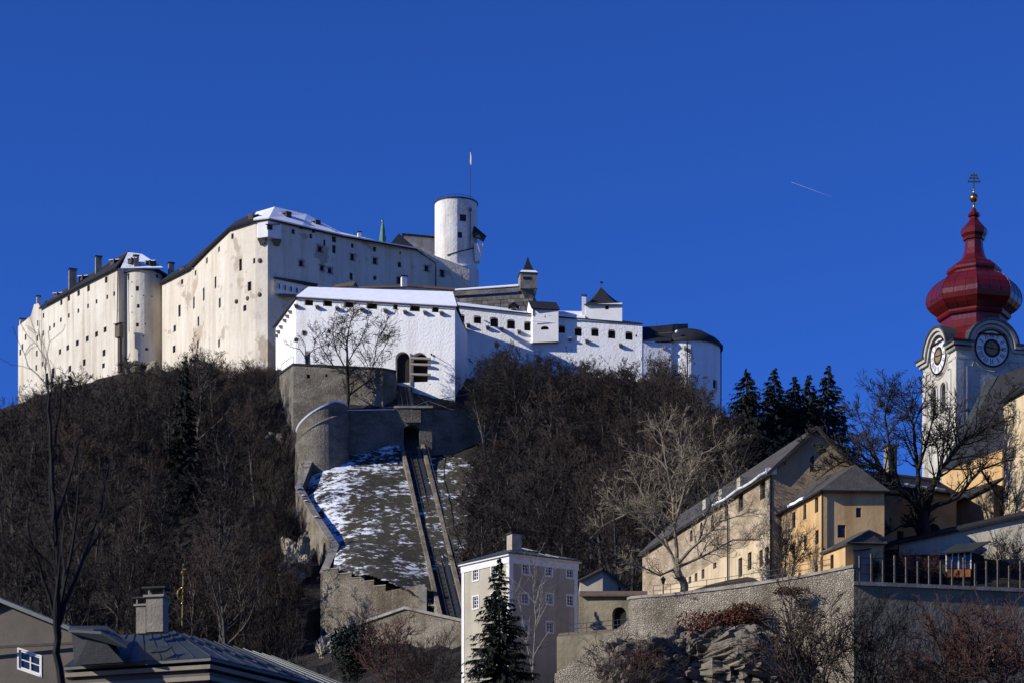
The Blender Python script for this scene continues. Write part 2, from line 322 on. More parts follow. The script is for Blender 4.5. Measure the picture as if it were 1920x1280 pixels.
for i in range(len(ys)-1):
    for j in range(len(xs)-1):
        if inside(xs[j]+.25, ys[i]+.25, mpoly): mb.f.append([mv(i, j), mv(i, j+1), mv(i+1, j+1), mv(i+1, j)]); mb.m.append(0)
tag(mb.build('meadow', 'meadow_snow', smooth=True), kind='structure')

# ------------------------------------------------------------------ walls with real openings
def window_obj(parent, quad, inw, kind, fr, pane_mat, surround=None):
    """quad: 4 corner points of the opening on the wall plane (bl, br, tr, tl); inw: unit inward vector"""
    a, b_, c, d = quad; e1 = (b_-a); wd = e1.length; e1 = e1/wd; e2 = Vector((0, 0, 1)); ht = (d-a).length
    def q(s, z, dep): return a+e1*s+(d-a)*(z/ht)+inw*dep
    t = min(0.09, wd*0.12)
    mb = MB()
    def bar(s0, s1, z0, z1, d0, d1): mb.hexa([q(s0,z0,d0),q(s1,z0,d0),q(s1,z0,d1),q(s0,z0,d1),q(s0,z1,d0),q(s1,z1,d0),q(s1,z1,d1),q(s0,z1,d1)])
    d0, d1 = kind.get('rv', .35)-.12, kind.get('rv', .35)-.02
    bar(0, t, 0, ht, d0, d1); bar(wd-t, wd, 0, ht, d0, d1); bar(t, wd-t, 0, t, d0, d1); bar(t, wd-t, ht-t, ht, d0, d1)
    if kind.get('cross', 1):
        bar(wd/2-t*.4, wd/2+t*.4, t, ht-t, d0+.01, d1)
        for k in range(kind.get('rows', 1)):
            zz = ht*(k+1)/(kind.get('rows', 1)+1); bar(t, wd/2-t*.4, zz-t*.3, zz+t*.3, d0+.015, d1); bar(wd/2+t*.4, wd-t, zz-t*.3, zz+t*.3, d0+.015, d1)
    o = mb.build('window', fr, parent)
    mb = MB(); dd = kind.get('rv', .35)
    mb.poly([q(-.02,-.02,dd-.03), q(wd+.02,-.02,dd-.03), q(wd+.02,ht+.02,dd-.03), q(-.02,ht+.02,dd-.03)]); mb.build('pane', pane_mat, o)
    if surround:
        mb = MB(); s = surround[1]; p0, p1 = -.05, .02
        bar(-s, 0, -s, ht+s, p0, p1); bar(wd, wd+s, -s, ht+s, p0, p1); bar(0, wd, -s, 0, p0-.03, p1); bar(0, wd, ht, ht+s, p0, p1)
        mb.build('surround', surround[0], o)
    return o
def facade(parent, name, mt, pts, zt, zb, wins=(), closed=False, fr='frame_dark', pane='glass', surround=None, rv=.35):
    """pts: plan points left to right as seen from outside; zt: wall-top height at each; wins: (u, v, w, h, opts) in photograph pixels"""
    n = len(pts); segs = [(i, (i+1) % n) for i in range(n if closed else n-1)]
    hit = {i: [] for i, _ in segs}
    for wn in wins:
        u, v, wp, hp = wn[:4]; op = dict(wn[4]) if len(wn) > 4 else {}
        best = None
        for i, j in segs:
            (x0, y0), (x1, y1) = pts[i], pts[j]; dx, dy = x1-x0, y1-y0
            def tt(uu):
                k = (uu-960)/F; den = dx-k*dy
                return (k*y0-x0)/den if abs(den) > 1e-9 else None
            t = tt(u)
            if t is None or not 0 <= t <= 1: continue
            Y = y0+t*dy
            if dy*(x0+t*dx)-dx*Y > 0: continue
            if best is None or Y < best[0]: best = (Y, i, j, t, tt(u-wp/2), tt(u+wp/2))
        if best is None: print('no wall for', name, wn); continue
        Y, i, j, t, ta, tb = best
        L = math.hypot(pts[j][0]-pts[i][0], pts[j][1]-pts[i][1])
        if ta > tb: ta, tb = tb, ta
        ta, tb = max(ta, .06/L), min(tb, 1-.06/L)
        top = zt[i]+(zt[j]-zt[i])*t
        z0, z1 = ZV(v+hp/2, Y), ZV(v-hp/2, Y)
        q0, q1 = (z0-zb)/(top-zb), min((z1-zb)/(top-zb), 1-.05/(top-zb))
        if tb-ta < 1e-3 or q1 <= q0: continue
        hit[i].append((ta, tb, q0, q1, op))
    mb = MB(); made = []
    for i, j in segs:
        (x0, y0), (x1, y1) = pts[i], pts[j]; L = math.hypot(x1-x0, y1-y0)
        inw = Vector((-(y1-y0)/L, (x1-x0)/L, 0))
        def pt(t, q):
            tp = zt[i]+(zt[j]-zt[i])*t; return Vector((x0+(x1-x0)*t, y0+(y1-y0)*t, zb+(tp-zb)*q))
        hs = hit[i]
        tc = sorted({0., 1., *[h[0] for h in hs], *[h[1] for h in hs]}); qc = sorted({0., 1., *[h[2] for h in hs], *[h[3] for h in hs]})
        for b_ in range(len(qc)-1):
            run = None; qm = (qc[b_]+qc[b_+1])/2
            for a in range(len(tc)):
                solid = a < len(tc)-1 and not any(h[0] < (tc[a]+tc[a+1])/2 < h[1] and h[2] < qm < h[3] for h in hs)
                if solid and run is None: run = tc[a]
                if not solid and run is not None:
                    mb.poly([pt(run, qc[b_]), pt(tc[a], qc[b_]), pt(tc[a], qc[b_+1]), pt(run, qc[b_+1])]); run = None
        for ta, tb, q0, q1, op in hs:
            dep = op.get('rv', rv)
            quad = [pt(ta, q0), pt(tb, q0), pt(tb, q1), pt(ta, q1)]
            if op.get('arch'):
                wd = (tb-ta)*L; ht = (quad[3]-quad[0]).length; rise = min(op['arch']*wd, ht*.6)/ht
                K = 10; arc = [pt(ta+(tb-ta)*(.5-.5*math.cos(math.pi*k/K)), q1-(q1-q0)*rise*(1-math.sin(math.pi*k/K))) for k in range(K+1)]
                for k in range(K):
                    mb.poly([quad[3] if k < K/2 else quad[2], arc[k], arc[k+1]])
                mb.poly([quad[3], arc[K//2], quad[2]])
                loop = [quad[0], quad[1]]+arc[::-1]
            else: loop = quad
            for k in range(len(loop)):
                p, r_ = loop[k], loop[(k+1) % len(loop)]; mb.poly([p, p+inw*dep, r_+inw*dep, r_])
            made.append((quad, inw, op, dep))
    o = mb.build(name, mt, parent)
    for quad, inw, op, dep in made:
        op = dict(op); op['rv'] = dep
        if op.get('hole'):
            m2 = MB(); m2.poly([p+inw*(dep-.02) for p in quad]); m2.build('dark_backing', op.get('mat', 'void_shade_wood'), parent)  # dark panel closing the opening; its colour stands in for unlit depth
        else: window_obj(parent, quad, inw, op, op.get('fr', fr), op.get('pane', pane), surround if op.get('sur', 1) else None)
    return o
def chimney(parent, u0, u1, v0, v1, Y, mt='concrete', cap='slate', rz=0.3):
    p0, p1 = W(u0, v1, Y), W(u1, v0, Y); wd = (p1.x-p0.x)*.85
    mb = MB(); mb.box(((p0.x+p1.x)/2, Y, (p0.z+p1.z)/2), (wd, wd, p1.z-p0.z), rz); o = mb.build('chimney', mt, parent)
    mb = MB(); mb.box(((p0.x+p1.x)/2, Y, p1.z+.08), (wd+.25, wd+.25, .16), rz); mb.build('chimney_cap', cap, o)
    return o
def rod(parent, u, v0, v1, Y, r=.03, name='lightning_rod', mt='iron'):
    mb = MB(); mb.tube([W(u, v1, Y), W(u, v0, Y)], [r, r*.6], 5); return mb.build(name, mt, parent)
def eave_pts(lst, Z): return [(XU(u, YZ(v, Z)), YZ(v, Z)) for u, v in lst]
def beam_line(parent, name, mt, pts, wd, ht):     # a continuous moulding, gutter or roof edge along points
    mb = MB(); mb.tube(pts, wd, 4); return mb.build(name, mt, parent)
def strip_roof(parent, name, mt, eave, ridge, t=.25):
    mb = MB()
    for i in range(len(eave)-1): mb.slab([eave[i], eave[i+1], ridge[i+1], ridge[i]], t)
    return mb.build(name, mt, parent)
def corbels(parent, pix, plan, mt, wpx=5.5, hpx=6, proj=.75):
    """stone brackets standing out of a wall; plan = two plan points of the wall"""
    (x0, y0), (x1, y1) = plan; L = math.hypot(x1-x0, y1-y0); nrm = Vector(((y1-y0)/L, -(x1-x0)/L, 0)); e = Vector(((x1-x0)/L, (y1-y0)/L, 0))
    me = None
    for u, v in pix:
        k = (u-960)/F; t = (k*y0-x0)/((x1-x0)-k*(y1-y0)); Y = y0+t*(y1-y0); c = Vector((x0+t*(x1-x0), Y, ZV(v, Y)))
        if me is None:
            mb = MB(); wd, h = wpx*Y/F, hpx*Y/F
            def q(s, d, z): return e*s+nrm*d+Vector((0, 0, z))
            hw = wd/2
            mb.hexa([q(-hw,-.1,-h/2), q(-hw,proj*.55,-h/2), q(hw,proj*.55,-h/2), q(hw,-.1,-h/2), q(-hw,-.1,h*.1), q(-hw,proj,h*.1), q(hw,proj,h*.1), q(hw,-.1,h*.1)])
            mb.hexa([q(-hw*1.15,-.1,h*.1), q(-hw*1.15,proj*1.06,h*.1), q(hw*1.15,proj*1.06,h*.1), q(hw*1.15,-.1,h*.1), q(-hw*1.15,-.1,h/2), q(-hw*1.15,proj*1.06,h/2), q(hw*1.15,proj*1.06,h/2), q(hw*1.15,-.1,h/2)])
            for i in range(len(mb.f)): mb.f[i] = mb.f[i][::-1]
            me = mb.mesh('corbel', mt)
        o = link('corbel', me, parent); o.location = c-org(parent)
exec_parts = []
def circ(cx, cy, r, n=44, wins=()):
    angs = [2*math.pi*k/n for k in range(n)]; iv = []
    for wn in wins:
        u, wp = wn[0], wn[2]; k = (u-960)/F
        a_ = k*k+1; b_ = -2*(k*cx+cy); c_ = cx*cx+cy*cy-r*r; disc = b_*b_-4*a_*c_
        if disc <= 0: continue
        Y = (-b_-math.sqrt(disc))/(2*a_); th = math.atan2(Y-cy, k*Y-cx) % (2*math.pi)
        hw = (wp*Y/F/2+.1)/r/max(.25, abs(math.sin(th))); iv.append([th-hw, th+hw])
    iv.sort(); mg = []
    for a, b_ in iv:
        if mg and a < mg[-1][1]+.02: mg[-1][1] = max(mg[-1][1], b_)
        else: mg.append([a, b_])
    angs = [t for t in angs if not any(a-.03 < t < b_+.03 for a, b_ in mg)]+[q % (2*math.pi) for p in mg for q in p]
    angs.sort()
    return [(cx+r*math.cos(t), cy+r*math.sin(t)) for t in angs]
def small(lst, w_, h_): return [(u, v, w_, h_, {'cross': 0}) for u, v in lst]

# ------------------------------------------------------------------ fortress: far left palace
ZA = 135.0
A = eave_pts([(78,579),(150,539),(222,503)], ZA)
t = thing('palace_wing', 'long cream palace wing at the fortress far left with rows of tiny windows', 'fortress building', (-82, 450, 100))
ptsA = A+[(A[2][0]+9, A[2][1]+9), (A[0][0]+11, A[0][1]+10)]
winA = [(199,525,5,11),(166,541,5,11),(147.5,550,5,10),(129,559.5,4.6,10),(115,567.5,4,9.5),
        (197,618,5.5,10),(181,626.5,5.5,10),(163.5,635,5.5,10),(145,643,5.3,10),(127,651.5,5,10),(112.5,659,4,10),
        (195,661,5.5,12),(158,679,5,12),(194,685,5,9),(131,691,5,12),(99.5,699,5,19),(88,707,4.5,16)]
winA += small([(214,551),(201,557),(181,565.5),(165,574),(147,583),(129,592),(114,600),(101.5,610)], 3.2, 8)
winA += small([(81.5,592),(81,625),(93.5,616),(79.5,682)], 2.6, 9)
facade(t, 'wall', 'cream_plaster', ptsA, [ZA]*5, 88, winA, closed=True)
ridge = [W(80,571,468), W(150,527,455), W(240,473,443)]
ev = [Vector((x, y, ZA))+Vector((-.5,-.4,0)) for x, y in A]
strip_roof(t, 'roof', 'slate', ev, ridge, .3)
mb = MB(); mb.slab([ridge[2], ridge[1], ridge[0], Vector((ptsA[4][0]+3, ptsA[4][1]+3, ZA)), Vector((ptsA[3][0]+3, ptsA[3][1]+6, ZA))], .3)
mb.build('rear_roof', 'slate', t)
mb = MB(); mb.slab([W(226,503,435.5), W(306,502,437), W(266,476.5,443), W(240,473,443)], .3); mb.build('snowy_hip', 'snow_thin', t)
for q in ((128,144,507,545,452),(178,191,483,518,446),(250,260.5,481,503,437),(315,327,495,515,440)): chimney(t, *q)
for (u, v, Y) in ((157,520,452),(216,490,441),(110,552,459),(249,487,437.5),(283,492,438)):
    c = W(u, v, Y); mb = MB(); mb.box((c.x, c.y, c.z-.35), (1.3, 1.6, .9), .6); d = mb.build('dormer', 'frame_dark', t)
    mb = MB(); mb.slab([(c.x-1.1, c.y-.6, c.z+.1), (c.x+.9, c.y-1.1, c.z+.1), (c.x+1, c.y+1.4, c.z+.5), (c.x-.9, c.y+1.6, c.z+.5)], .12); mb.build('dormer_roof', 'snow', d)
for u, a, b_, Y in ((240,460,474,443),(262,462,478,443),(75,560,582,462)): rod(t, u, a, b_, Y)
beam_line(t, 'downpipe', 'iron', [W(221,506,434.5), W(219.5,610,434.3)], .11, .1)
# privy oriel with its shaft
c = W(223.5, 621, 432.6); mb = MB(); mb.box(c, (1.05, 1.2, 2.3), .9); o = mb.build('privy_oriel', 'timber', t)
mb = MB(); mb.slab([(c.x-1, c.y-.5, c.z+1.15), (c.x+.3, c.y-1.1, c.z+1.3), (c.x+1, c.y+.3, c.z+1.6), (c.x-.3, c.y+.9, c.z+1.5)], .1); mb.build('oriel_roof', 'slate', o)
mb = MB(); mb.box((c.x+.1, c.y+.1, c.z-4.2), (.55, .6, 6.2), .9); mb.build('shaft', 'frame_dark', t)

t = thing('gable_wing', 'narrow cream end wing with curved gable left of the palace wing', 'fortress building', (-92, 465, 100))
pg = [(XU(34,470),470), (XU(58,464.5),464.5), (XU(64,463.8),463.8), (XU(72,462.6),462.6), (XU(77.5,461.8),461.8), (XU(78,462)+9,472), (XU(34,470)+6,480)]
zg = [ZV(612,470), ZV(592,464.5), ZV(571,463.8), ZV(569,462.6), ZV(581,461.8), ZV(581,461.8), ZV(612,470)]
facade(t, 'wall', 'cream_plaster', pg, zg, 85, small([(71,606),(70,634),(69,662),(68,689),(48,632),(42,650),(38,660)], 3, 11), closed=True)
gcx, gcy = sum(p[0] for p in pg)/7, sum(p[1] for p in pg)/7
mb = MB(); mb.prism([(gcx+(x-gcx)*.94, gcy+(y-gcy)*.94) for x, y in pg], 110, [z+.06 for z in zg]); mb.build('roof', 'slate', t)
chimney(t, 68, 76, 557, 580, 466.5, 'cream_plaster'); chimney(t, 36, 50, 600, 640, 474, 'cream_plaster')

# round corner turret between the two palaces
cx, cy = XU(270, 437.5), 437.5; r = 3.42
wt = [(257.5,541,6,9,{'cross':0}),(259,574,5,7,{'cross':0}),(257.5,609,5.5,7,{'cross':0}),(275,654,6,5,{'cross':0}),(295,518,5,7,{'cross':0}),(241,519,3,12,{'cross':0})]
hl = [(248,556),(269,554),(285,556),(248,586),(273,607),(269,630),(239,634),(239,656),(260,664),(247.5,529)]
wt2 = [(u, v, 2.6, 2.6, {'hole':1}) for u, v in hl]
t = thing('corner_turret', 'round cream corner turret between the two long palace walls', 'tower', (cx, cy, 100))
zt_ = ZV(506, 434)
pc = circ(cx, cy, r, 40, wt)
facade(t, 'wall', 'cream_plaster', pc, [zt_]*len(pc), 90, wt+wt2, closed=True)
mb = MB(); mb.lathe([(r+.35,zt_-.1),(r+.4,zt_+.12),(0.05,zt_+1.3)], (cx,cy,0), 44); mb.build('roof', 'slate', t, True)

# ------------------------------------------------------------------ fortress: high palace with the sharp corner
ZB = 131.7
BL = eave_pts([(304,531),(358,504),(397,464),(433,429),(479,414)], ZB)
BR = eave_pts([(502,410.5),(640,442),(728,460),(781,467)], ZB)
end = (XU(880,415.5), 415.5)
ptsB = BL+BR+[end, (end[0]+1, end[1]+14), (-45, 440), (-58, 447)]
ztB = [ZB]*9+[ZV(505,415.5)]*2+[ZB]*2
winB = [(435.8,443.3,4.5,10),(410.6,468,3,10),(388,489,3,11),(366.6,512,3,10),(341.4,528.6,4.2,9),(451,497,5.2,22),(404,530,3.2,22),(382,552,3,24),(363.6,568,3,22),(336.5,583,4.2,22),
        (467.8,537,7,17),(412,568,3.5,18),(372,603,3.2,18),(327.5,616,4.5,12),(459,578,6,11),(371,645.7,3,14),(410.6,644,3,14),(326.4,654,5,13),(478,489,7,10)]
winB += [(549.8,434.7,6,9),(564.7,426,7,8),(588,433.5,6,7),(583,443,5,9),(608.5,455.5,4,12),(626.5,449,8,11),(626.5,467.7,7,15),(599.7,467.7,8,9),(564.7,494.6,8,10),(603.7,503,7.5,9),(618.4,507.8,7.5,9),
         (660.8,461,5,8),(660.8,482.6,6.5,12),(658.6,518.5,6,13),(702.5,467.5,6,9),(703,489.8,7.5,12),(703,521.4,6,8),(750.4,474.5,3,5),(749,496.5,6.5,10),(748,526,8,14),(799.5,503.7,7,11),(829,513,7,14),(866.6,519,2.2,7)]
winB = [(*q, {'cross': 1 if q[2] > 5 else 0}) for q in winB]
t = thing('high_palace', 'tall palace block with sharp corner, peeling cream left wall and shaded right wall', 'fortress building', (-40, 415, 95))
facade(t, 'wall', 'patched_plaster', ptsB, ztB, 84, winB, closed=True)
# grilles on the shaded wall
for u, v in ((564.7,494.6),(599.7,467.7),(603.7,503),(618.4,507.8),(660.8,482.6),(703,489.8),(799.5,503.7),(829,513)):
    for i in range(5, 9):
        (x0, y0), (x1, y1) = ptsB[i], ptsB[i+1]; k = (u-960)/F; q = (k*y0-x0)/((x1-x0)-k*(y1-y0))
        if 0 <= q <= 1:
            Y = y0+q*(y1-y0); L = math.hypot(x1-x0, y1-y0); e = Vector(((x1-x0)/L, (y1-y0)/L, 0)); nn = Vector((e.y, -e.x, 0)); c = Vector((x0+q*(x1-x0), Y, ZV(v, Y)))
            mb = MB()
            for s in (-.45,-.15,.15,.45): mb.tube([c+e*s+nn*.12+Vector((0,0,-.75)), c+e*s+nn*.12+Vector((0,0,.75))], .025, 4)
            for z in (-.45,.45): mb.tube([c+e*-.7+nn*.1+Vector((0,0,z)), c+e*.7+nn*.1+Vector((0,0,z))], .03, 4)
            mb.build('grille', 'iron', t); break
allf = BL+BR
ev = []
for i, (x, y) in enumerate(allf):
    a = allf[max(i-1, 0)]; b_ = allf[min(i+1, len(allf)-1)]; d = Vector((b_[0]-a[0], b_[1]-a[1], 0)).normalized()
    ev.append(Vector((x+d.y*.55, y-d.x*.55, ZB+.05)))
rd = [W(304,522,440), W(352,494,432), W(400,452,420), W(442,415,412), W(480,398,408), W(515,388,407), W(575,402,413), W(640,436,414), W(745,460,419)]
evl = [ev[0], ev[1], ev[2], ev[3], ev[4], ev[5], (ev[5]*0.55+ev[6]*0.45), ev[6], ev[8]]
strip_roof(t, 'dark_eaves', 'slate', [p-Vector((0,0,.28)) for p in evl], [p*.92+q*.08-Vector((0,0,.1)) for p, q in zip(evl, rd)], .22)
strip_roof(t, 'left_roof', 'slate', evl[:5], rd[:5], .2); strip_roof(t, 'roof', 'snow', evl[4:], rd[4:], .2)
mb = MB(); bk = [Vector((-58,447,ZB)), Vector((-58,447,ZB)), Vector((-50,444,ZB)), Vector((-45,440,ZB)), Vector((-40,438,ZB)), Vector((-35,436,ZB)), Vector((-25,434,ZB)), Vector((-15,430,ZB)), Vector((-7,430,ZB))]
for i in range(8): mb.slab([rd[i], rd[i+1], bk[i+1], bk[i]], .2)
mb.build('rear_roof', 'slate', t)
mb = MB(); mb.slab([Vector((*BR[3], ZB+.02)), Vector((*end, ZV(504,415.5))), Vector((end[0]+1, end[1]+12, ZV(504,415.5)+2)), Vector((-15,430,ZB+1))], .2); mb.build('lower_roof', 'slate', t)
for (u, v, Y) in ((475,404,400.5),(537,400,404),(592,416,408.5),(368,497,423),(346,505,428)):
    c = W(u, v, Y); mb = MB(); mb.box((c.x, c.y+.3, c.z-.3), (.95, 1.6, .95), -.6 if u < 500 else .6); d = mb.build('dormer', 'frame_dark', t)
    s = -1 if u < 500 else 1
    mb = MB(); mb.slab([(c.x-.9, c.y-.3-.4*s, c.z+.12), (c.x+.9, c.y-.3+.4*s, c.z+.12), (c.x+.9, c.y+2, c.z+.55), (c.x-.9, c.y+2, c.z+.55)], .12); mb.build('dormer_roof', 'snow', d)
chimney(t, 670, 677.5, 437, 455, 412, 'smooth_white')
for u, a, b_, Y in ((515,374,389,407),(560,384,400,411),(665,431,450,413),(671,425,438,412)): rod(t, u, a, b_, Y)
# timber box oriel wrapping the corner under the eaves
x0, y0 = BR[0]
mb = MB()
dl = Vector((BL[4][0]-x0, BL[4][1]-y0, 0)).normalized(); dr = Vector((BR[1][0]-x0, BR[1][1]-y0, 0)).normalized()
co = Vector((x0, y0, 0)); out = (-(dl+dr)).normalized()
def orb(z): return [co+dl*2.0+out*.2, co+dl*1.9+out*1.1, co+out*1.15, co+dr*2.4+out*1.3+dr*.2, co+dr*2.6+out*.1, co+Vector((0,1,0))], z
rg, _ = orb(0); zb_, zt2 = ZV(443,396.5), ZV(414.5,396.5)
mb.prism([(p.x, p.y) for p in rg], zb_, zt2); o = mb.build('box_oriel', 'smooth_white', t)
c = co+out*1.2+dr*.35; mb = MB(); mb.box((c.x, c.y-.02, (zb_+zt2)/2+.3), (.9, .25, .75), .3); mb.build('oriel_window', 'glass', o)
mb = MB(); mb.slab([c+Vector((-.7,-.5,ZV(420.5,396.5))), c+Vector((1.7,-.4,ZV(419,396.5))), c+Vector((1.7,.4,ZV(418,396.5))), c+Vector((-.7,.3,ZV(418,396.5)))], .08); mb.build('oriel_hood', 'timber', o)
for p in (co+dl*1.1+out*.35, co+dr*1.7+out*.45):
    mb = MB(); mb.hexa([p+Vector((-.35,-.2,zb_-.9)), p+Vector((.35,-.2,zb_-.9)), p+Vector((.35,.6,zb_-.9)), p+Vector((-.35,.6,zb_-.9)), p+Vector((-.75,-.6,zb_)), p+Vector((.75,-.6,zb_)), p+Vector((.75,.6,zb_)), p+Vector((-.75,.6,zb_))]); mb.build('bracket', 'grey_stone', o)
# stone balls and putlog stumps stuck in the walls
for u, v, Y in ((487,489,398.5),(520,487,399.8),(444,566,402),(465,560,400.2),(487,553,398.6)):
    c = W(u, v, Y); mb = MB(); mb.lathe([(.02,-.42),(.3,-.3),(.42,0),(.3,.3),(.02,.42)], c, 10); mb.build('stone_ball', 'grey_stone', t, True)
mb = MB()
for k in range(9): mb.box(W(543.5, 484+k*5.4, 402.4)+Vector((0,-.05,0)), (.5,.4,.12), .6)
mb.build('iron_rungs', 'iron', t)
beam_line(t, 'downpipe', 'iron', [W(781,469,413.2), W(817,494,413.3), W(817,537,413.3)], .16, .1)
# white lean-to passage hanging on the shaded wall
pl, pr = W(517,553,398.8), W(592,556,402.5)
mb = MB(); mb.hexa([pl+Vector((0,-.9,0)), pr+Vector((0,-.9,-.1)), pr+Vector((0,2,0)), pl+Vector((0,2,0)), W(517,521,397.9), W(592,538,401.6), W(592,538,404.5), W(517,521,400.8)])
o = mb.build('timber_passage', 'smooth_white', t)
mb = MB(); mb.slab([W(513,520,397.4), W(594,537,401.2), W(597,531,404.5), W(515,516,400.6)], .2); mb.build('passage_roof', 'slate', o)
mb = MB(); mb.hexa([W(523,556,398.1), W(592,560,401.7), W(592,560,404), W(523,556,400), W(523,551,398), W(592,555,401.6), W(592,555,404), W(523,551,400)]); mb.build('passage_beam', 'timber', o)
for k in range(5):
    mb = MB(); c = W(524+k*11, 537+k*2.6, 397.95+k*.56); mb.box(c, (.18,.2,.8)); mb.build('slot', 'void_shade_wood', o)

# dark pyramid roof, hidden hall and copper steeple behind it
t = thing('pyramid_roofed_turret', 'small turret with dark pyramid roof beside the snowy palace roof', 'turret', tuple(W(755,470,417)))
c = W(753,469,418.2); mb = MB(); mb.box((c.x, c.y+.3, c.z-2.2), (4.0, 4.0, 4.2), .25); mb.build('wall', 'cream_plaster', t)
ap = W(748,438,418.5); q = [W(727,463,415.6), W(783,469.5,416.2), W(775,462,421.5), W(733,458,421)]
mb = MB()
for i in range(4): mb.poly([q[i], q[(i+1) % 4], ap])
mb.poly(q[::-1]); mb.build('roof', 'slate', t)
t = thing('upper_hall', 'cream upper hall with flat dark roof edge left of the round keep', 'fortress building', (XU(790,426),426,125))
pH = [(XU(757,424),424),(XU(830,426),426),(XU(830,426),434),(XU(757,424),434)]
facade(t, 'wall', 'cream_plaster', pH, [ZV(442,424),ZV(441,426),ZV(441,426),ZV(442,424)], 118, [], closed=True)
mb = MB(); mb.prism([(x+(.3 if i in (1,2) else -.3), y+(-.4 if i < 2 else .3)) for i, (x, y) in enumerate(pH)], ZV(442,424)+.01, ZV(439,424)); mb.build('roof', 'slate', t)
rod(t, 798, 432, 441, 425)
t = thing('copper_steeple', 'thin green copper steeple with gold ball behind the snowy roof', 'steeple', tuple(W(717.5,460,440)))
p0 = W(717.5,456,440); mb = MB(); mb.lathe([(.62,0),(.62,1.2),(.5,1.35),(.42,2.4),(.22,3.4),(.09,4.1)], p0, 8); mb.build('spire', 'verdigris', t)
mb = MB(); mb.lathe([(.03,-.24),(.2,-.12),(.24,0),(.2,.12),(.03,.24)], W(717.5,415.5,440), 10); mb.build('ball', 'gold', t, True)
rod(t, 717.5, 400, 416, 440)

# ------------------------------------------------------------------ round keep
cx, cy = XU(855, 420), 420.0; r = 3.72
wk = [(868.5,408.7,12.5,13,{'rows':1}),(862.6,441,8.5,11,{'cross':0})]
t = thing('round_keep', 'white round keep tower rising highest over the fortress', 'tower', (cx, cy, 110))
pc = circ(cx, cy, r, 48, wk)
zk = ZV(373.5, 417)
facade(t, 'wall', 'pale_render', pc, [zk]*len(pc), 105, wk, closed=True, rv=.45)
mb = MB(); mb.lathe([(r+.02,100),(r+.32,ZV(503,416.5)),(r+.30,ZV(497,416.5)),(r-.05,ZV(495,416.5))], (cx,cy,0), 48); mb.build('lower_drum', 'pale_render', t, True)
mb = MB(); mb.lathe([(r-.1,zk-.02),(r+.16,zk-.02),(r+.16,zk+.16),(0.02,zk+.2)], (cx,cy,0), 48); mb.build('roof_rim', 'slate', t)
mb = MB()
for k in range(16):
    a = 2*math.pi*k/16; mb.tube([(cx+3.3*math.cos(a), cy+3.3*math.sin(a), zk+.15), (cx+3.3*math.cos(a), cy+3.3*math.sin(a), zk+.75)], .025, 4)
mb.tube([(cx+3.3*math.cos(2*math.pi*k/32), cy+3.3*math.sin(2*math.pi*k/32), zk+.75) for k in range(33)], .03, 4); mb.build('railing', 'iron', t)
beam_line(t, 'downpipe', 'iron', [W(882,394,416.9), W(881.5,466,416.9)], .11, .1)
mb = MB(); mb.box(W(882,393,416.8), (.5,.3,.5)); mb.build('pipe_head', 'iron', t)
beam_line(t, 'lean_to_line', 'iron', [W(838,479,416.4), W(860,472,416.2), W(882,467,416.9), W(896,464,418.2)], .10, .1)
# hanging bay with hood on the right flank
bx, by = XU(897, 419), 418.6
mb = MB(); mb.hexa([(bx-.6,by-.9,ZV(492,418)),(bx+.2,by-.9,ZV(490,418)),(bx+.2,by+.7,ZV(490,418)),(bx-.6,by+.7,ZV(492,418)),(bx-.75,by-1.2,ZV(459,418)),(bx+.85,by-1.1,ZV(459,418)),(bx+.85,by+.9,ZV(459,418)),(bx-.75,by+.9,ZV(459,418))]); o = mb.build('hanging_bay', 'smooth_white', t)
mb = MB(); mb.tube([(bx+.8,by-1.05,ZV(459,418)),(bx+.85,by-1.05,ZV(449,418))], .05, 4); mb.tube([(bx-.4,by-1.1,ZV(459,418)),(bx-.4,by-1.1,ZV(449,418))], .05, 4)
mb.tube([(bx-.7,by-1.1,ZV(454,418)),(bx+.85,by-1.05,ZV(454,418))], .04, 4); mb.build('bay_posts', 'iron', o)
mb = MB(); a = Vector((bx-.9,by-.4,ZV(421,418)))
q = [Vector((bx-.9,by-1.5,ZV(447,418))), Vector((bx+.5,by-1.7,ZV(451,418))), Vector((bx+1.45,by-.5,ZV(443,418))), Vector((bx+.9,by+1.3,ZV(447,418)))]
for i in range(3): mb.poly([q[i], q[i+1], a])
mb.poly(q[::-1]); mb.build('bay_hood', 'slate', o)
t2 = thing('flagpole', 'tall thin flagpole with furled flag on top of the round keep', 'flagpole', tuple(W(881.5,372,420)))
rod(t2, 881.5, 278, 373, 420, .07, 'pole'); mb = MB()
c = W(882,302,420); mb.tube([c+Vector((0,0,1.5)), c+Vector((.12,0,.7)), c+Vector((.1,0,-.2)), c+Vector((.12,0,-.75))], [.06,.16,.2,.1], 6); mb.build('flag', 'frame_white', t2)

# ------------------------------------------------------------------ low roofs behind the white bastion
t = thing('tiled_shed', 'small gabled shed with brown tiled roof against the shaded palace wall', 'shed', tuple(W(650,545,392)))
mb = MB(); mb.prism([(XU(626,392),392),(XU(668,393.5),393.5),(XU(668,393.5),397),(XU(626,392),396)], 106, ZV(538,392)); mb.build('wall', 'smooth_white', t)
mb = MB(); mb.slab([W(622,540,391.3), W(662,536,391.5), W(667,527.5,394), W(628,534,394)], .15); mb.slab([W(662,536,391.5), W(672,538,392.5), W(670,535,396), W(667,527.5,394)], .15); mb.build('roof', 'brown_tile', t)
t = thing('long_shed', 'long low shed with brown roof behind the white bastion roof', 'shed', tuple(W(760,550,390)))
ps = [(XU(676,388),388),(XU(850,391),391),(XU(850,391),396),(XU(676,388),394)]
facade(t, 'wall', 'smooth_white', ps, [ZV(540,388),ZV(544,391),ZV(544,391),ZV(540,388)], 105, [], closed=True)
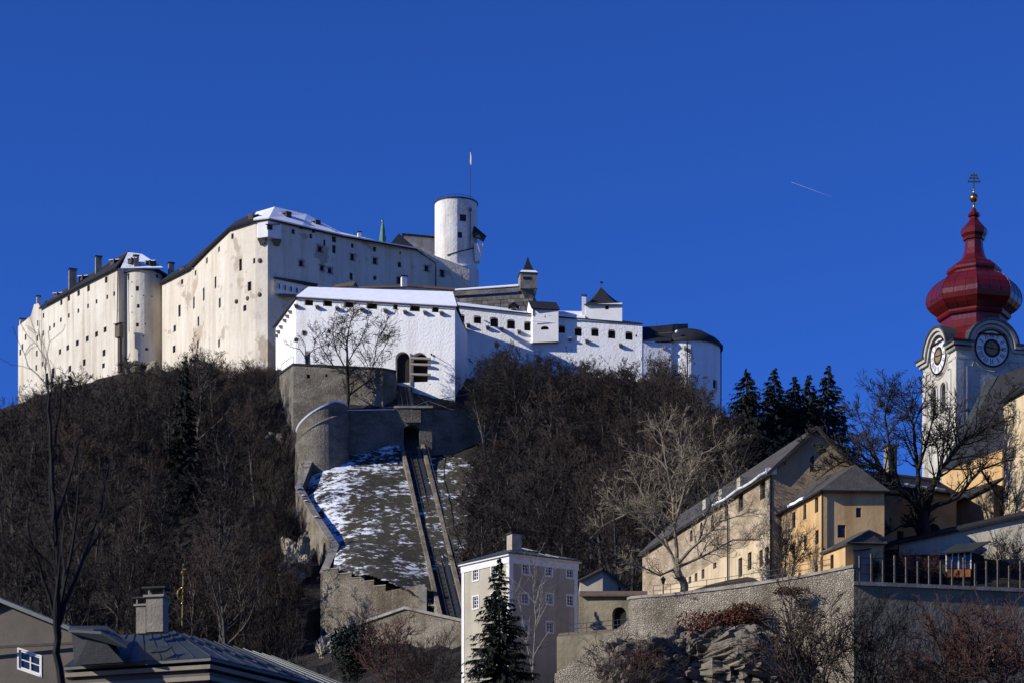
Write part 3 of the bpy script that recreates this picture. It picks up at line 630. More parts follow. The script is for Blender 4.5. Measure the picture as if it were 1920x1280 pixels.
mb = MB(); mb.slab([W(673,541,387.4), W(765,537.5,388.9), W(853,544,390.5), W(853,540,394), W(765,533.5,393), W(673,537,391)], .15); mb.build('roof', 'brown_tile', t)
chimney(t, 751.5, 763, 520, 540, 391.5, 'smooth_white'); rod(t, 757, 504, 520, 391.5)

# ------------------------------------------------------------------ white bastion with the funicular arches
def DP(u, Y): return (XU(u, Y), Y)
D0, D1, D2 = DP(517,391), DP(555,376.5), DP(853,370)
z0, z1, z2 = ZV(606,391), ZV(558.5,376.5), ZV(576,370)
D3, D4 = (D2[0]+2, 387), (D0[0]+3, 394)
t = thing('white_bastion', 'bright white bastion with snowy roof and two arched funicular portals', 'bastion', (-20, 380, 95))
wd = [(579,567,16,12),(614,568.5,17,12),(654,570.8,18,12),(697,573.5,20,12),(741,575.5,9,11),(777.6,578,19,12),(816,580.3,13,11)]
wd = [(*q, {'hole':1,'rv':.7}) for q in wd]
wd += [(754.8,688,27,58,{'hole':1,'rv':.9,'arch':.5}),(786.5,688,31,55,{'hole':1,'rv':1.2,'arch':.5})]
facade(t, 'wall', 'white_render', [D0,D1,D2,D3,D4], [z0,z1,z2,z2,z0], 92, wd, closed=True)
e0, e1, e2 = W(512,611,391.5), W(555,555.5,376.0), W(857,573.5,369.5)
r0, r1 = W(578,538,382), W(849,547,376)
mb = MB(); mb.slab([e1, e2, r1, r0], .18); mb.build('roof', 'snow', t)
mb = MB(); mb.slab([e0+Vector((0,0,.05)), e1+Vector((-.1,0,-.02)), r0+Vector((-.05,0,.05)), W(566,552,392)], .2); mb.slab([e2, W(862,578,374), W(858,570,383), r1], .2)
mb.slab([r0, r1, Vector((D3[0], 387.5, z2)), Vector((D4[0], 394, z1))], .2); mb.build('dark_verges', 'slate', t)
mb = MB(); o_ = Vector((0,-.03,-.22))
mb.tube([e1+o_, e2+o_], .1, 4); mb.tube([e0+o_, e1+o_], .2, 4); mb.build('eaves_board', 'slate', t)
corbels(t, [(557,575.6),(596.5,577.7),(634,580.5),(681,582.5),(724,584),(761,587),(798.6,588),(829,589)], (D1, D2), 'concrete')
corbels(t, [(547.5,586),(542,594),(537,602),(530,614),(525,623),(521,630)], (D0, D1), 'concrete', 3.5, 6, .6)
for v in (671,682.5,701):
    p = W(771,v,371.3); q = W(808,v+1.2,370.4); mb = MB(); mb.hexa([p+Vector((0,-.2,-.15)), q+Vector((0,-.2,-.15)), q+Vector((0,.3,-.15)), p+Vector((0,.3,-.15)), p+Vector((0,-.2,.15)), q+Vector((0,-.2,.15)), q+Vector((0,.3,.15)), p+Vector((0,.3,.15))]); mb.build('beam', 'grey_timber', t)
mb = MB(); mb.box(W(770,692,371.6), (.22,.3,4.9)); mb.build('arch_post', 'grey_timber', t)
mb = MB(); mb.tube([W(809,664,371.2), W(820,670,370.3), W(831,676,369.7)], .05, 4); mb.lathe([(.02,-.2),(.2,0),(.02,.2)], W(809,664,370.7), 8); mb.build('bracket_lamp', 'iron', t)

# ------------------------------------------------------------------ long white gallery wall
E0, E1 = DP(850,385), DP(1204,382)
zE0, zE1 = ZV(573,385), ZV(608,382)
t = thing('gallery_wall', 'long white gallery wall with a row of arched dark openings', 'fortress wall', (5, 386, 95))
we = [(863.4,596,15,15),(895,599,14,15),(926.4,603.5,15,18),(957.9,607.3,15,18),(989.4,611,14,18),(1052.8,617,13,14),(1083.8,621.3,13.5,17),(1115.3,622.3,13.5,16),(1146.8,626,13.5,17),(1179.2,629,13.5,16)]
we = [(*q, {'hole':1,'arch':.18,'rv':1.0}) for q in we]+[(1193,629.5,3,4,{'hole':1})]
facade(t, 'wall', 'white_render', [E0,E1,(E1[0],389),(E0[0],390)], [zE0,zE1,zE1,zE0], 88, we, closed=True)
mb = MB(); mb.slab([W(850,572,384.7), W(990,589,383.5), W(985,582,388), W(850,566,388.5)], .2); mb.slab([W(1046,595.5,383.2), W(1098,599,383), W(1095,584,388.5), W(1046,583,388.5)], .2); mb.build('roof', 'snow', t)
mb = MB(); mb.tube([W(850,573,384.7), W(1010,590.5,383.3)], .13, 4); mb.tube([W(1046,594.5,383), W(1204,607,381.8)], .13, 4); mb.slab([W(1095,599,383), W(1205,607,382.8), W(1205,606,389), W(1095,592,389)], .15); mb.build('eaves', 'slate', t)
corbels(t, [(878.6,611.4),(914.8,615.5),(941.6,619),(974,623.6),(1007,627.6),(1036.7,631.7),(1069,637),(1100.7,641),(1164,648.7)], (E0, E1), 'concrete')
c = W(963,577,386.5); mb = MB(); mb.box((c.x,c.y,c.z), (.8,1.2,.8)); d = mb.build('dormer', 'frame_dark', t)
mb = MB(); mb.slab([c+Vector((-.9,-.8,.1)), c+Vector((0,-.9,.65)), c+Vector((0,1.2,.65)), c+Vector((-.9,1.2,.1))], .1); mb.slab([c+Vector((0,-.9,.65)), c+Vector((.9,-.8,.1)), c+Vector((.9,1.2,.1)), c+Vector((0,1.2,.65))], .1); mb.build('dormer_roof', 'slate', d)
# projecting bay with dark roof
bq = [DP(999,382.6), DP(1047,382.0), DP(1047,387), DP(988,387)]
t = thing('wall_bay', 'white bay with dark gabled roof set on the gallery wall', 'fortress building', tuple(W(1020,640,384)))
facade(t, 'wall', 'smooth_white', bq, [ZV(577,382.3),ZV(580,382.2),ZV(580,382.2)+.9,ZV(577,382.3)+.9], ZV(640,382), [(1021.5,614.8,15,7,{'hole':1,'arch':.3}),(1022,594,2,4,{'hole':1}),(1005,589,1.5,4,{'hole':1}),(1031,592,1.5,2,{'hole':1})], closed=True)
mb = MB(); mb.slab([W(997,577.5,381.9), W(1049.5,580.5,381.8), W(1043,567,384.6), W(991,564,384.6)], .18); mb.slab([W(1043,567,384.6), W(1049.5,579,388), W(990,575,388), W(991,564,384.6)], .18); mb.build('roof', 'slate', t)
mb = MB(); mb.tube([W(998.5,602,382.2), W(1047.5,606,382.1)], .07, 4); mb.build('string_course', 'smooth_white', t)
mb = MB(); mb.poly([W(987,590,387), W(999,578,382.4), W(999,592,382.4)]); mb.poly([W(991,566,384.6), W(999,578,382.4), W(987,590,387)]); mb.build('gable_side', 'smooth_white', t)
# pyramid roofed gatehouse tower with chimney
t = thing('pavilion_tower', 'square white pavilion with dark pyramid roof and weathervane above the gallery wall', 'tower', tuple(W(1132,605,387)))
bq = [DP(1098,385.5), DP(1166.5,384.6), DP(1166.5,391), DP(1098,391)]
facade(t, 'wall', 'smooth_white', bq, [ZV(571,385.5)]*4, 100, [(1138,576.5,7,8,{'hole':1})], closed=True)
ap = W(1127,539,388.5); cz = (W(1094,571,385)+W(1168,571.5,384.2)+W(1168,571,391.5)+W(1094,571,391.5))/4
ringb = [W(1094,571.5,385), W(1169,572,384.2), W(1168,571,391.5), W(1094,571,391.5)]
prof = [(1,0),(.62,.22),(.34,.52),(.15,.8),(0.01,1.0)]
mb = MB()
def lv(p, k, h): return Vector((ap.x+(p.x-ap.x)*k, ap.y+(p.y-ap.y)*k, p.z+(ap.z-p.z)*h))
for i in range(4):
    for a in range(4): mb.poly([lv(ringb[i],*prof[a]), lv(ringb[(i+1)%4],*prof[a]), lv(ringb[(i+1)%4],*prof[a+1]), lv(ringb[i],*prof[a+1])])
mb.poly(ringb[::-1]); mb.build('roof', 'slate', t)
o = rod(t, 1127, 527, 541, 388.5, .05, 'weathervane'); mb = MB(); mb.box(W(1128,530,388.5), (.5,.04,.3)); mb.build('vane', 'iron', o)
chimney(t, 1090.5, 1099.5, 556, 597, 386, 'smooth_white', rz=0)
# grey stone curtain with sentry turret
t = thing('stone_curtain', 'old grey stone curtain wall with snow on its sloping top', 'fortress wall', tuple(W(915,580,402)))
G0, G1 = DP(851,404), DP(999,401.5)
zg0, zg1 = ZV(546.5,404), ZV(537,401.5)
facade(t, 'wall', 'mortar', [G0,G1,(G1[0]+1,410),(G0[0],410)], [zg0-.8,zg1-.8,zg1-.8,zg0-.8], 98, [(887,568,13,4,{'hole':1})], closed=True)
mb = MB(); mb.hexa([W(850,555,403.6),W(978,546,401.4),W(978,546,408),W(850,555,408),W(850,544.5,403.8),W(978,536,401.6),W(978,536,408),W(850,544.5,408)]); mb.build('parapet', 'grey_stone', t)
mb = MB(); mb.slab([W(850,544,403.6),W(972,535.5,401.4),W(972,533,406),W(850,542,407)], .12); mb.build('snow_cap', 'snow', t)
L = math.hypot(G1[0]-G0[0], G1[1]-G0[1]); e = Vector(((G1[0]-G0[0])/L, (G1[1]-G0[1])/L, 0)); nn = Vector((e.y, -e.x, 0)); bm = {}
for row in range(8):
    s = -.3*(row % 2)
    while s < L:
        ww = rng.uniform(.7, 1.5); k = round(ww*5)/5; hh = .62
        top = zg0-.85+(zg1-zg0)*max(0, s)/L; z = top-.4-row*.64-.35
        s0 = max(s, 0); s1 = min(s+ww, L)
        if s1-s0 > .3:
            key = round((s1-s0)*5)/5
            if key not in bm:
                m2 = MB(); a = key/2-.03; b_ = hh/2-.025
                m2.hexa([e*-a+nn*.08+Vector((0,0,-b_)), e*a+nn*.08+Vector((0,0,-b_)), e*a-nn*.1+Vector((0,0,-b_)), e*-a-nn*.1+Vector((0,0,-b_)), e*-a+nn*.08+Vector((0,0,b_)), e*a+nn*.08+Vector((0,0,b_)), e*a-nn*.1+Vector((0,0,b_)), e*-a-nn*.1+Vector((0,0,b_))])
                bm[key] = m2.mesh('stone_block', 'stone_block')
            o = link('stone_block', bm[key], t); p = Vector((G0[0], G0[1], 0))+e*(s0+s1)/2+nn*rng.uniform(-.03,.03); o.location = Vector((p.x, p.y, z))-org(t)
        s += ww
t = thing('sentry_turret', 'little grey sentry turret with pointed snowy roof on the stone curtain end', 'turret', tuple(W(989,560,403)))
c = W(989.5,531,402.2); hw = 1.42
mb = MB(); mb.box((c.x,c.y,c.z), (2*hw,2*hw,ZV(516,403)-ZV(546,403)), .12); mb.build('wall', 'concrete', t)
mb = MB(); mb.box((c.x-.15,c.y-hw-.02,ZV(521.5,400.7)), (1.25,.16,.42), .12); mb.build('slit', 'void_shade_wood', t)
zt_ = ZV(517,402.5); zb_ = ZV(546,402.5); mb = MB(); mb.hexa([(c.x-.4,c.y-.6,zb_-1.6),(c.x+.9,c.y-.6,zb_-1.6),(c.x+.9,c.y+1,zb_-1.6),(c.x-.4,c.y+1,zb_-1.6),(c.x-1.3,c.y-1.5,zb_),(c.x+1.45,c.y-1.35,zb_),(c.x+1.45,c.y+1.4,zb_),(c.x-1.3,c.y+1.4,zb_)]); mb.build('corbelled_base', 'grey_stone', t)
mb = MB(); rr = 1.95*1.0
mb.lathe([(rr*1.12,-.15),(rr*1.1,0),(rr*.62,.75),(rr*.3,1.75),(rr*.1,2.7),(.03,3.0)], (c.x,c.y,zt_), 4, math.pi/4+.12); mb.build('roof', 'slate', t)
mb = MB(); mb.lathe([(rr*1.11,.03),(rr*.84,.46)], (c.x,c.y,zt_), 4, math.pi/4+.12); mb.build('snow_skirt', 'snow_thin', t)
# round bastion on the right
cx, cy = XU(1287.5, 388), 388.0; r = 5.4
wf = [(1341,720,8,16,{'hole':1})]
t = thing('round_bastion', 'round white bastion with curving black roof at the fortress right end', 'bastion', (cx, cy, 90))
pc = circ(cx, cy, r, 52, wf); zf = ZV(636, 383.5)
pc2 = [p for p in pc]
facade(t, 'wall', 'white_render', pc2, [zf]*len(pc2), 82, wf, closed=True)
zz = ZV(641,382); mb = MB(); mb.prism([DP(1204.4,382.06), DP(1258,382.5), (cx, cy), (XU(1204.4,389),391)], 85, [zz, zz, zz, zz]); mb.build('linking_wall', 'white_render', t)
mb = MB(); mb.lathe([(r+.45,zf-.5),(r+.5,zf-.05),(r-.5,zf+.95),(r-2.6,zf+2.2),(r-4.2,zf+2.6),(.05,zf+2.65)], (cx,cy,0), 52); mb.build('roof', 'slate', t, True)
mb = MB(); mb.hexa([W(1204.5,641,381.7),W(1258,639,382.0),W(1290,636,390),W(1204,641,391),W(1205,614,385),W(1262,608,386.5),W(1290,607,389),W(1205,613,389)]); mb.build('link_roof', 'slate', t)
mb = MB(); mb.tube([W(1228,626,382.8), W(1262,623,382.2)], .06, 4); mb.build('roof_batten', 'timber', t)
beam_line(t, 'downpipe', 'iron', [W(1289,632,382.3), W(1289,740,382.3)], .12, .1)
mb = MB(); mb.tube([(cx+r+.12, cy-.3, zf-.2), (cx+r+.1, cy-.3, 90)], .1, 5); mb.build('downpipe', 'iron', t)
mb = MB(); mb.box((XU(1314,383), 383.6, zf-.55), (.9,.8,.9), .5); mb.build('eaves_opening', 'void_shade_wood', t)
for u, v in ((1245,652),(1284.5,652)):
    c = W(u, v, 382.3); mb = MB(); mb.box(c, (.45,.6,.45)); mb.build('stone_stub', 'concrete', t)
for u in (1198,1231,1268): rod(t, u, 602, 616, 386)
c = W(1269,622,382.2); mb = MB(); mb.lathe([(.02,-.2),(.3,-.1),(.25,.15),(.02,.3)], c, 8); mb.build('snow_patch', 'snow', t, True)
# ------------------------------------------------------------------ lower works: terrace, round stone bastion, gate wall
t = thing('stone_terrace', 'grey rubble terrace wall under the white bastion, behind the bare tree', 'wall', tuple(W(640,775,366)))
J = [DP(524,376), DP(550,366.5), DP(718,364), DP(742,367.5), (XU(742,369),373), DP(540,380)]
zj = [ZV(702,376), ZV(683,366.5), ZV(691.5,364), ZV(696.5,367.5), ZV(696.5,367.5), ZV(702,376)]
facade(t, 'wall', 'grey_stone', J, zj, 80, [(578,705,6,7,{'hole':1}),(700,735,4,4,{'hole':1}),(612,703,4,5,{'hole':1})], closed=True)
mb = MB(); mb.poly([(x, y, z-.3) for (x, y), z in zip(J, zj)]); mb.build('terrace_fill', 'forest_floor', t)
mb = MB(); tp = [Vector((x, y, z+.06)) for (x, y), z in zip(J, zj)]; mb.tube(tp[:4], .22, 4); mb.build('coping', 'slate', t)
c = W(577,672,368); mb = MB(); mb.box((c.x,c.y,c.z), (.7,.7,2.0)); mb.build('pillar', 'concrete', t)
rail = [W(527,697,374), W(538,688,370.5), W(550,681,366.8)]; mb = MB()
for p in rail: mb.tube([p-Vector((0,0,.3)), p+Vector((0,0,1.1))], .04, 4)
mb.tube([p+Vector((0,0,1.1)) for p in rail], .035, 4); mb.build('railing', 'iron', t)

cx, cy = XU(604, 351), 351.0; r = 3.7
t = thing('round_stone_bastion', 'squat round stone bastion at the top left of the snowy meadow', 'bastion', (cx, cy, 78))
N_ = 40; ang = [2*math.pi*k/N_ for k in range(N_)]
def ztop(a, off=0):
    s = (math.cos(a)+1)/2; return ZV(800-48*min(1, s*1.25)**.75, 348)+off
rings = []
mb = MB()
for off, rr in ((None, r+.55), (-2.4, r+.18), (-2.2, r+.3), (-1.95, r+.1), (0, r)):
    mb.v += [(cx+rr*math.cos(a), cy+rr*math.sin(a), 70 if off is None else ztop(a, off)) for a in ang]
for i in range(4):
    for k in range(N_): mb.f.append([i*N_+k, i*N_+(k+1) % N_, (i+1)*N_+(k+1) % N_, (i+1)*N_+k]); mb.m.append(0)
mb.f.append([4*N_+k for k in range(N_)]); mb.m.append(0)
mb.build('wall', 'grey_stone', t)
mb = MB(); mb.tube([(cx+(r+.02)*math.cos(a), cy+(r+.02)*math.sin(a), ztop(a, .06)) for a in ang+[ang[0]]], .16, 4); mb.build('coping', 'snow_thin', t)

t = thing('gate_wall', 'stone gate wall with dark arched opening where the funicular passes through', 'wall', tuple(W(770,850,358)))
K0, K1, K2, K3 = DP(648,352.5), DP(742,355.5), DP(810,356.5), DP(985,362)
facade(t, 'wall', 'grey_stone', [K0,K1,K2,K3,(K3[0],364),(K0[0],358)], [ZV(768,352.5),ZV(767,355.5),ZV(767,356.5),ZV(775,362),ZV(775,362),ZV(768,352.5)], 72,
       [(772,819,30,47,{'hole':1,'arch':.3,'rv':1.8})], closed=True)
mb = MB(); mb.box(W(775.5,764.5,356.6), (5.8,1.6,.3)); mb.build('gate_lintel', 'concrete', t)
mb = MB(); mb.hexa([W(758,791,355.4),W(789,791,355.8),W(789,791,357.5),W(758,791,357.5),W(758,768,355.4),W(789,768,355.8),W(789,768,357.5),W(758,768,357.5)]); mb.build('gate_panel', 'pale_stone', t)
mb = MB(); mb.slab([K0+(ZV(767.6,352.5),), DP(740,355.4)+(ZV(766.5,355.4),), DP(740,356.2)+(ZV(766.3,355.4),), DP(648,353.3)+(ZV(767.3,352.5),)], .1); mb.build('snow_cap', 'snow', t)
mb = MB(); mb.tube([W(812,769,357), W(985,775,361.8)], .18, 4); mb.build('coping', 'slate', t)
mb = MB(); p0, p1 = W(695,864,351.5), W(765,850,354.5); mb.hexa([p0+Vector((0,-.3,-1)), p1+Vector((0,-.3,-1)), p1+Vector((0,.3,-1)), p0+Vector((0,.3,-1)), p0+Vector((0,-.3,.35)), p1+Vector((0,-.3,.35)), p1+Vector((0,.3,.35)), p0+Vector((0,.3,.35))]); mb.build('low_spur', 'concrete', t)
t = thing('outer_wall', 'low dark stone wall behind the shrubs below the gallery wall', 'wall', tuple(W(1190,740,376)))
facade(t, 'wall', 'grey_stone', [DP(1020,375), DP(1160,375), DP(1292,377), DP(1310,380), (XU(1310,381),382), (XU(1020,380),381)], [ZV(705,375),ZV(712,375),ZV(736,377),ZV(745,380),ZV(745,380),ZV(705,375)], 78, [], closed=True)
mb = MB(); mb.tube([W(1020,704,374.9), W(1160,711,374.9), W(1292,735,376.9)], .2, 4); mb.build('coping', 'slate', t)

# ------------------------------------------------------------------ funicular track
t = thing('funicular_track', 'steep funicular railway track climbing the meadow through the gate to the portal', 'railway', tuple(W(850,1160,295)))
path = [W(755,719,373), W(763,765,363.5), W(772,836,356.5), W(789,905,343), W(811,1000,325), W(834,1095,306.5), W(850,1162,294)]
def side(i):
    a, b_ = path[max(i-1,0)], path[min(i+1,len(path)-1)]; d = (b_-a); d.z = 0; d.normalize(); return Vector((-d.y, d.x, 0))*-1
def ribbon(name, mt, s0, s1, dz, th, parent=t, pts=path, seg0=0):
    mb = MB(); L = []
    for i in range(seg0, len(pts)):
        sd_ = side(i); p = pts[i]; L.append((p-sd_*s0+Vector((0,0,dz)), p-sd_*s1+Vector((0,0,dz))))
    for i in range(len(L)-1):
        a, b_ = L[i]; c, d = L[i+1]; dn = Vector((0,0,-th)); mb.hexa([a+dn, c+dn, d+dn, b_+dn, a, c, d, b_])
    return mb.build(name, mt, parent)
ribbon('track_bed', 'track_dark', -1.35, 1.35, 0, 2.5)
for s in (-.62, .18): ribbon('rail', 'rail_steel', s, s+.09, .16, .16)
ribbon('stair_strip', 'dark_metal', .62, 1.1, .08, .1)
for s0, s1, h in ((-1.85,-1.34,.6), (1.34,1.85,.55)): ribbon('parapet', 'pale_stone', s0, s1, h, 3.0, seg0=2)
ribbon('handrail', 'rail_steel', 1.95, 2.03, 1.3, .08, seg0=2)
slp = []
for i in range(2, len(path)-1):
    for k in range(9):
        p = path[i].lerp(path[i+1], k/9); slp.append((p, side(i)))
me = None
for p, sd_ in slp:
    if me is None: mb = MB(); mb.box((0,0,0), (1.5,.28,.12)); me = mb.mesh('sleeper', 'track_dark')
    o = link('sleeper', me, t); o.location = p+sd_*.2+Vector((0,0,.03))-org(t)
rails2 = [(W(770,764,363), W(803,751,366)), (W(803,751,366), W(850,768,366)), (W(803,751,366), W(880,738,369)), (W(805,719,371), W(860,729,371)), (W(772,725,369.5), W(810,768,365))]
t2 = thing('upper_path_rails', 'crossing thin path handrails on the dark bank right of the upper track', 'railing', tuple(W(805,765,366)))
for a, b_ in rails2:
    mb = MB(); mb.tube([a, b_], .06, 4); mb.build('rail', 'concrete', t2)

# ------------------------------------------------------------------ meadow boundary walls
t = thing('meadow_side_wall', 'zigzag stone wall with snow specks down the left side of the meadow', 'wall', tuple(W(600,980,328)))
pw = [W(592,836,350), W(578,868,347), W(560,912,341), W(592,966,330), W(629,1022,317.5), W(607,1072,307.5)]
mb = MB(); mc = MB()
offs = []
for i in range(len(pw)):
    a, b_ = pw[max(i-1,0)], pw[min(i+1,len(pw)-1)]; d = b_-a; d.z = 0; d.normalize(); offs.append(Vector((-d.y, d.x, 0)))
for i in range(len(pw)-1):
    for q, th, z0, z1 in ((mb,.42,-9,-.12), (mc,.52,-.12,.06)):
        a, b_ = pw[i], pw[i+1]; na, nb = offs[i]*th, offs[i+1]*th
        q.hexa([a-na+Vector((0,0,z0)), b_-nb+Vector((0,0,z0)), b_+nb+Vector((0,0,z0)), a+na+Vector((0,0,z0)), a-na+Vector((0,0,z1)), b_-nb+Vector((0,0,z1)), b_+nb+Vector((0,0,z1)), a+na+Vector((0,0,z1))])
mb.build('wall', 'pale_stone', t); mc.build('coping', 'concrete', t)
for u, v, Y in ((563,917,340),(570,930,337.3),(575,940,335.3),(594,970,329)):
    c = W(u, v, Y); mb = MB(); mb.lathe([(.5,0),(.42,.1),(.05,.15)], c+Vector((0,0,.05)), 9, scale=(.8,1.3)); mb.build('snow_patch', 'snow', t, True)
t = thing('stepped_wall', 'sunlit rubble wall with stepped top closing the foot of the meadow', 'wall', tuple(W(700,1160,303)))
for k, (u0, u1, v0) in enumerate(((605,634,1068),(634,659,1076),(659,683,1084),(683,701,1090),(701,723,1099))):
    Ya, Yb = 307.5-(u0-605)*.035, 307.5-(u1-605)*.035
    a, b_ = DP(u0, Ya), DP(u1, Yb); zt_ = ZV(v0, Ya)
    mb = MB(); mb.prism([a, b_, (b_[0]+.05, b_[1]+1), (a[0]+.05, a[1]+1)], 36, zt_); o = mb.build('wall_step', 'pale_stone', t)
    mb = MB(); mb.prism([(a[0]-.03,a[1]-.1), (b_[0]+.03,b_[1]-.1), (b_[0]+.05, b_[1]+1.1), (a[0]+.05, a[1]+1.1)], zt_+.003, zt_+.14); mb.build('coping', 'concrete', o)
a, b_ = DP(723,303.3), DP(797,300.5); za, zb_ = ZV(1107,303.3), ZV(1094,300.5)
mb = MB(); mb.prism([a, b_, (b_[0],b_[1]+1), (a[0],a[1]+1)], 36, [za,zb_,zb_,za]); mb.build('wall_end', 'pale_stone', t)
mb = MB(); mb.hexa([W(785,1140,300.2),W(800,1146,300),W(800,1146,303),W(785,1140,303),W(785,1093,300.2),W(800,1100,300),W(800,1100,303),W(785,1093,303)]); mb.build('end_pier', 'concrete', t)
t = thing('lower_ramp_wall', 'lower rubble ramp wall under the stepped wall, left of the beige house', 'wall', tuple(W(760,1280,290)))
pts_ = [DP(600,296), DP(640,293), DP(760,288), DP(872,284), (XU(872,287),288), (XU(600,300),300)]
facade(t, 'wall', 'pale_stone', pts_, [ZV(1200,296),ZV(1182,293),ZV(1140,288),ZV(1165,284),ZV(1165,284),ZV(1200,296)], 24, [], closed=True)
mb = MB(); mb.tube([W(600,1199,295.9), W(640,1181,292.9), W(760,1139,287.9), W(872,1164,283.9)], .25, 4); mb.build('coping', 'concrete', t)
t = thing('slope_stair_wall', 'narrow pale wall strip running down the wood behind the beige house chimney', 'wall', tuple(W(930,1010,318)))
p = [W(912,925,338), W(925,965,329), W(940,1010,318)]; mb = MB()
for a, b_ in zip(p, p[1:]): mb.hexa([a+Vector((-.3,0,-3)), b_+Vector((-.3,0,-3)), b_+Vector((.5,0,-3)), a+Vector((.5,0,-3)), a+Vector((-.3,0,0)), b_+Vector((-.3,0,0)), b_+Vector((.5,0,0)), a+Vector((.5,0,0))])
mb.build('wall', 'pale_stone', t)

# ------------------------------------------------------------------ beige house
HC, HLf, HRt = DP(955,238), DP(866,243.6), DP(1083,242.2)
zH = ZV(1040, 238)
HB = (HLf[0]+HRt[0]-HC[0], HLf[1]+HRt[1]-HC[1])
t = thing('beige_house', 'four storey beige house with white window surrounds and low metal hip roof', 'house', (HC[0], 243, 30))
fw = {'rows':2}
wl = [(892,1076,10,22,fw),(927,1069.5,10.5,23,fw),(892,1128.5,10,22,fw),(927,1124,10.5,23,fw)]
wr = [(u, v, 11.5, 19, fw) for u, v in ((985.3,1066),(1028.5,1069),(1068.3,1072.5),(984,1121),(1029.8,1122.3),(1068.5,1125),(1030.3,1175),(985,1174))]
facade(t, 'wall', 'beige_house', [HLf,HC,HRt,HB], [zH]*4, 24, wl+wr, closed=True, fr='frame_white', surround=('frame_white',.14), rv=.2)
ctr = Vector(((HLf[0]+HRt[0])/2, (HLf[1]+HRt[1])/2, 0))
def exp_(p, k): v = Vector((p[0], p[1], 0))-ctr; v = v+v.normalized()*k; return ctr+v
for k0, za, zb_, nm, mt in ((.12,zH-.75,zH-.05,'frieze','frame_white'),(.4,zH-.05,zH+.12,'cornice','frame_white'),(.55,zH+.12,zH+.22,'gutter','dark_metal')):
    q = [exp_(p, k0) for p in (HLf,HC,HRt,HB)]; mb = MB(); mb.prism([(v.x,v.y) for v in q], za, zb_); mb.build(nm, mt, t)
q = [exp_(p, .6)+Vector((0,0,zH+.22)) for p in (HLf,HC,HRt,HB)]
rA, rB = ctr+Vector((-.6,-.35,zH+1.65)), ctr+Vector((.7,.35,zH+1.65))
mb = MB(); o = None
for pl in ([q[0],q[1],rA],[q[1],q[2],rB,rA],[q[2],q[3],rB],[q[3],q[0],rA,rB]): mb.slab(pl, .08)
o = mb.build('roof', 'dark_metal', t)
mb = MB()
for k in range(1, 9):
    a = q[1].lerp(q[2], k/9); b_ = rA.lerp(rB, k/9); mb.tube([a+Vector((0,0,.03)), b_+Vector((0,0,.03))], .035, 4)
mb.build('seams', 'dark_metal', o)
chimney(t, 952, 976, 1002, 1036, 241, 'brick', rz=.5)
e1 = (Vector((*HLf,0))-Vector((*HC,0))).normalized(); e2 = (Vector((*HRt,0))-Vector((*HC,0))).normalized()
for base, e_, dn in ((HC,e1,1),(HC,e2,1),(HLf,-e1,1),(HRt,-e2,1)):
    nn = Vector((e_.y,-e_.x,0)); nn = nn if nn.y < 0 else -nn
    a = Vector((*base,0)); mb = MB(); p = [a+nn*.0, a+e_*.42, a+e_*.42+nn*.05, a+nn*.05]
    mb.hexa([Vector((v.x,v.y,25)) for v in p]+[Vector((v.x,v.y,zH-.75)) for v in p]); mb.build('corner_strip', 'frame_white', t)
t = thing('gabled_cottage', 'small pale gable wall behind the arch yard, right of the beige house', 'house', tuple(W(1130,1110,256)))
pg = [DP(1088,255), DP(1130,254.5), DP(1172,256), (XU(1172,258),262), (XU(1088,256),262)]
facade(t, 'wall', 'beige_house', pg, [ZV(1085,255),ZV(1066,254.5),ZV(1098,256),ZV(1098,256),ZV(1085,255)], 34, [(1162,1103,6,8)], closed=True)
mb = MB(); mb.slab([W(1084,1087,254.5),W(1130,1064,254),W(1130,1063,263),W(1084,1086,263)], .15); mb.slab([W(1130,1064,254),W(1178,1100,255.5),W(1178,1099,263),W(1130,1063,263)], .15); mb.build('roof', 'grey_tile', t)
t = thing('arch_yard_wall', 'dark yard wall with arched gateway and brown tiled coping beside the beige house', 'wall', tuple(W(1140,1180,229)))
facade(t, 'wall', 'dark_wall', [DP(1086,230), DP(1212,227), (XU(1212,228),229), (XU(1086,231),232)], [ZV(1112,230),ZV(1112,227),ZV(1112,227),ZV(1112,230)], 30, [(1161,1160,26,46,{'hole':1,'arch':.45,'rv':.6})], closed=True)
mb = MB(); mb.slab([W(1086,1114,229.3),W(1214,1114,226.4),W(1214,1107,228),W(1086,1107,231)], .15); mb.build('coping', 'brown_tile', t)
t = thing('yard_railing', 'thin metal railing on the ledge between house and rocky wall', 'railing', tuple(W(1110,1186,219)))
for k, u in enumerate((1066,1084,1100,1119,1150,1158,1175)):
    mb = MB(); mb.tube([W(u,1189-(u-1066)*.05,219), W(u,1169-(u-1066)*.1,219)], .04, 4); mb.build('post', 'rail_steel', t)
for dv in (0, 9):
    mb = MB(); mb.tube([W(1064,1170+dv,219), W(1120,1165+dv,219), W(1178,1159+dv,219)], .035, 4); mb.build('rail', 'rail_steel', t)
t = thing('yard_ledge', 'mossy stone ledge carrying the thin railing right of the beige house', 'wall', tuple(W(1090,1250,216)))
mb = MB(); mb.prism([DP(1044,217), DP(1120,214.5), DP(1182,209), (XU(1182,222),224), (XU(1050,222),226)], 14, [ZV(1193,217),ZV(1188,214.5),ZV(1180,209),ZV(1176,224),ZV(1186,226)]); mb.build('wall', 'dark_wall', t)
mb = MB(); a = [W(1040,1262,209), W(1110,1215,207.5), W(1182,1158,205.5)]
for p, q_ in zip(a, a[1:]): mb.hexa([Vector((p.x,p.y,5)), Vector((q_.x,q_.y,5)), Vector((q_.x,q_.y+1.2,5)), Vector((p.x,p.y+1.2,5)), p, q_, q_+Vector((0,1.2,0)), p+Vector((0,1.2,0))])
mb.build('ramp_parapet', 'pale_stone', t)

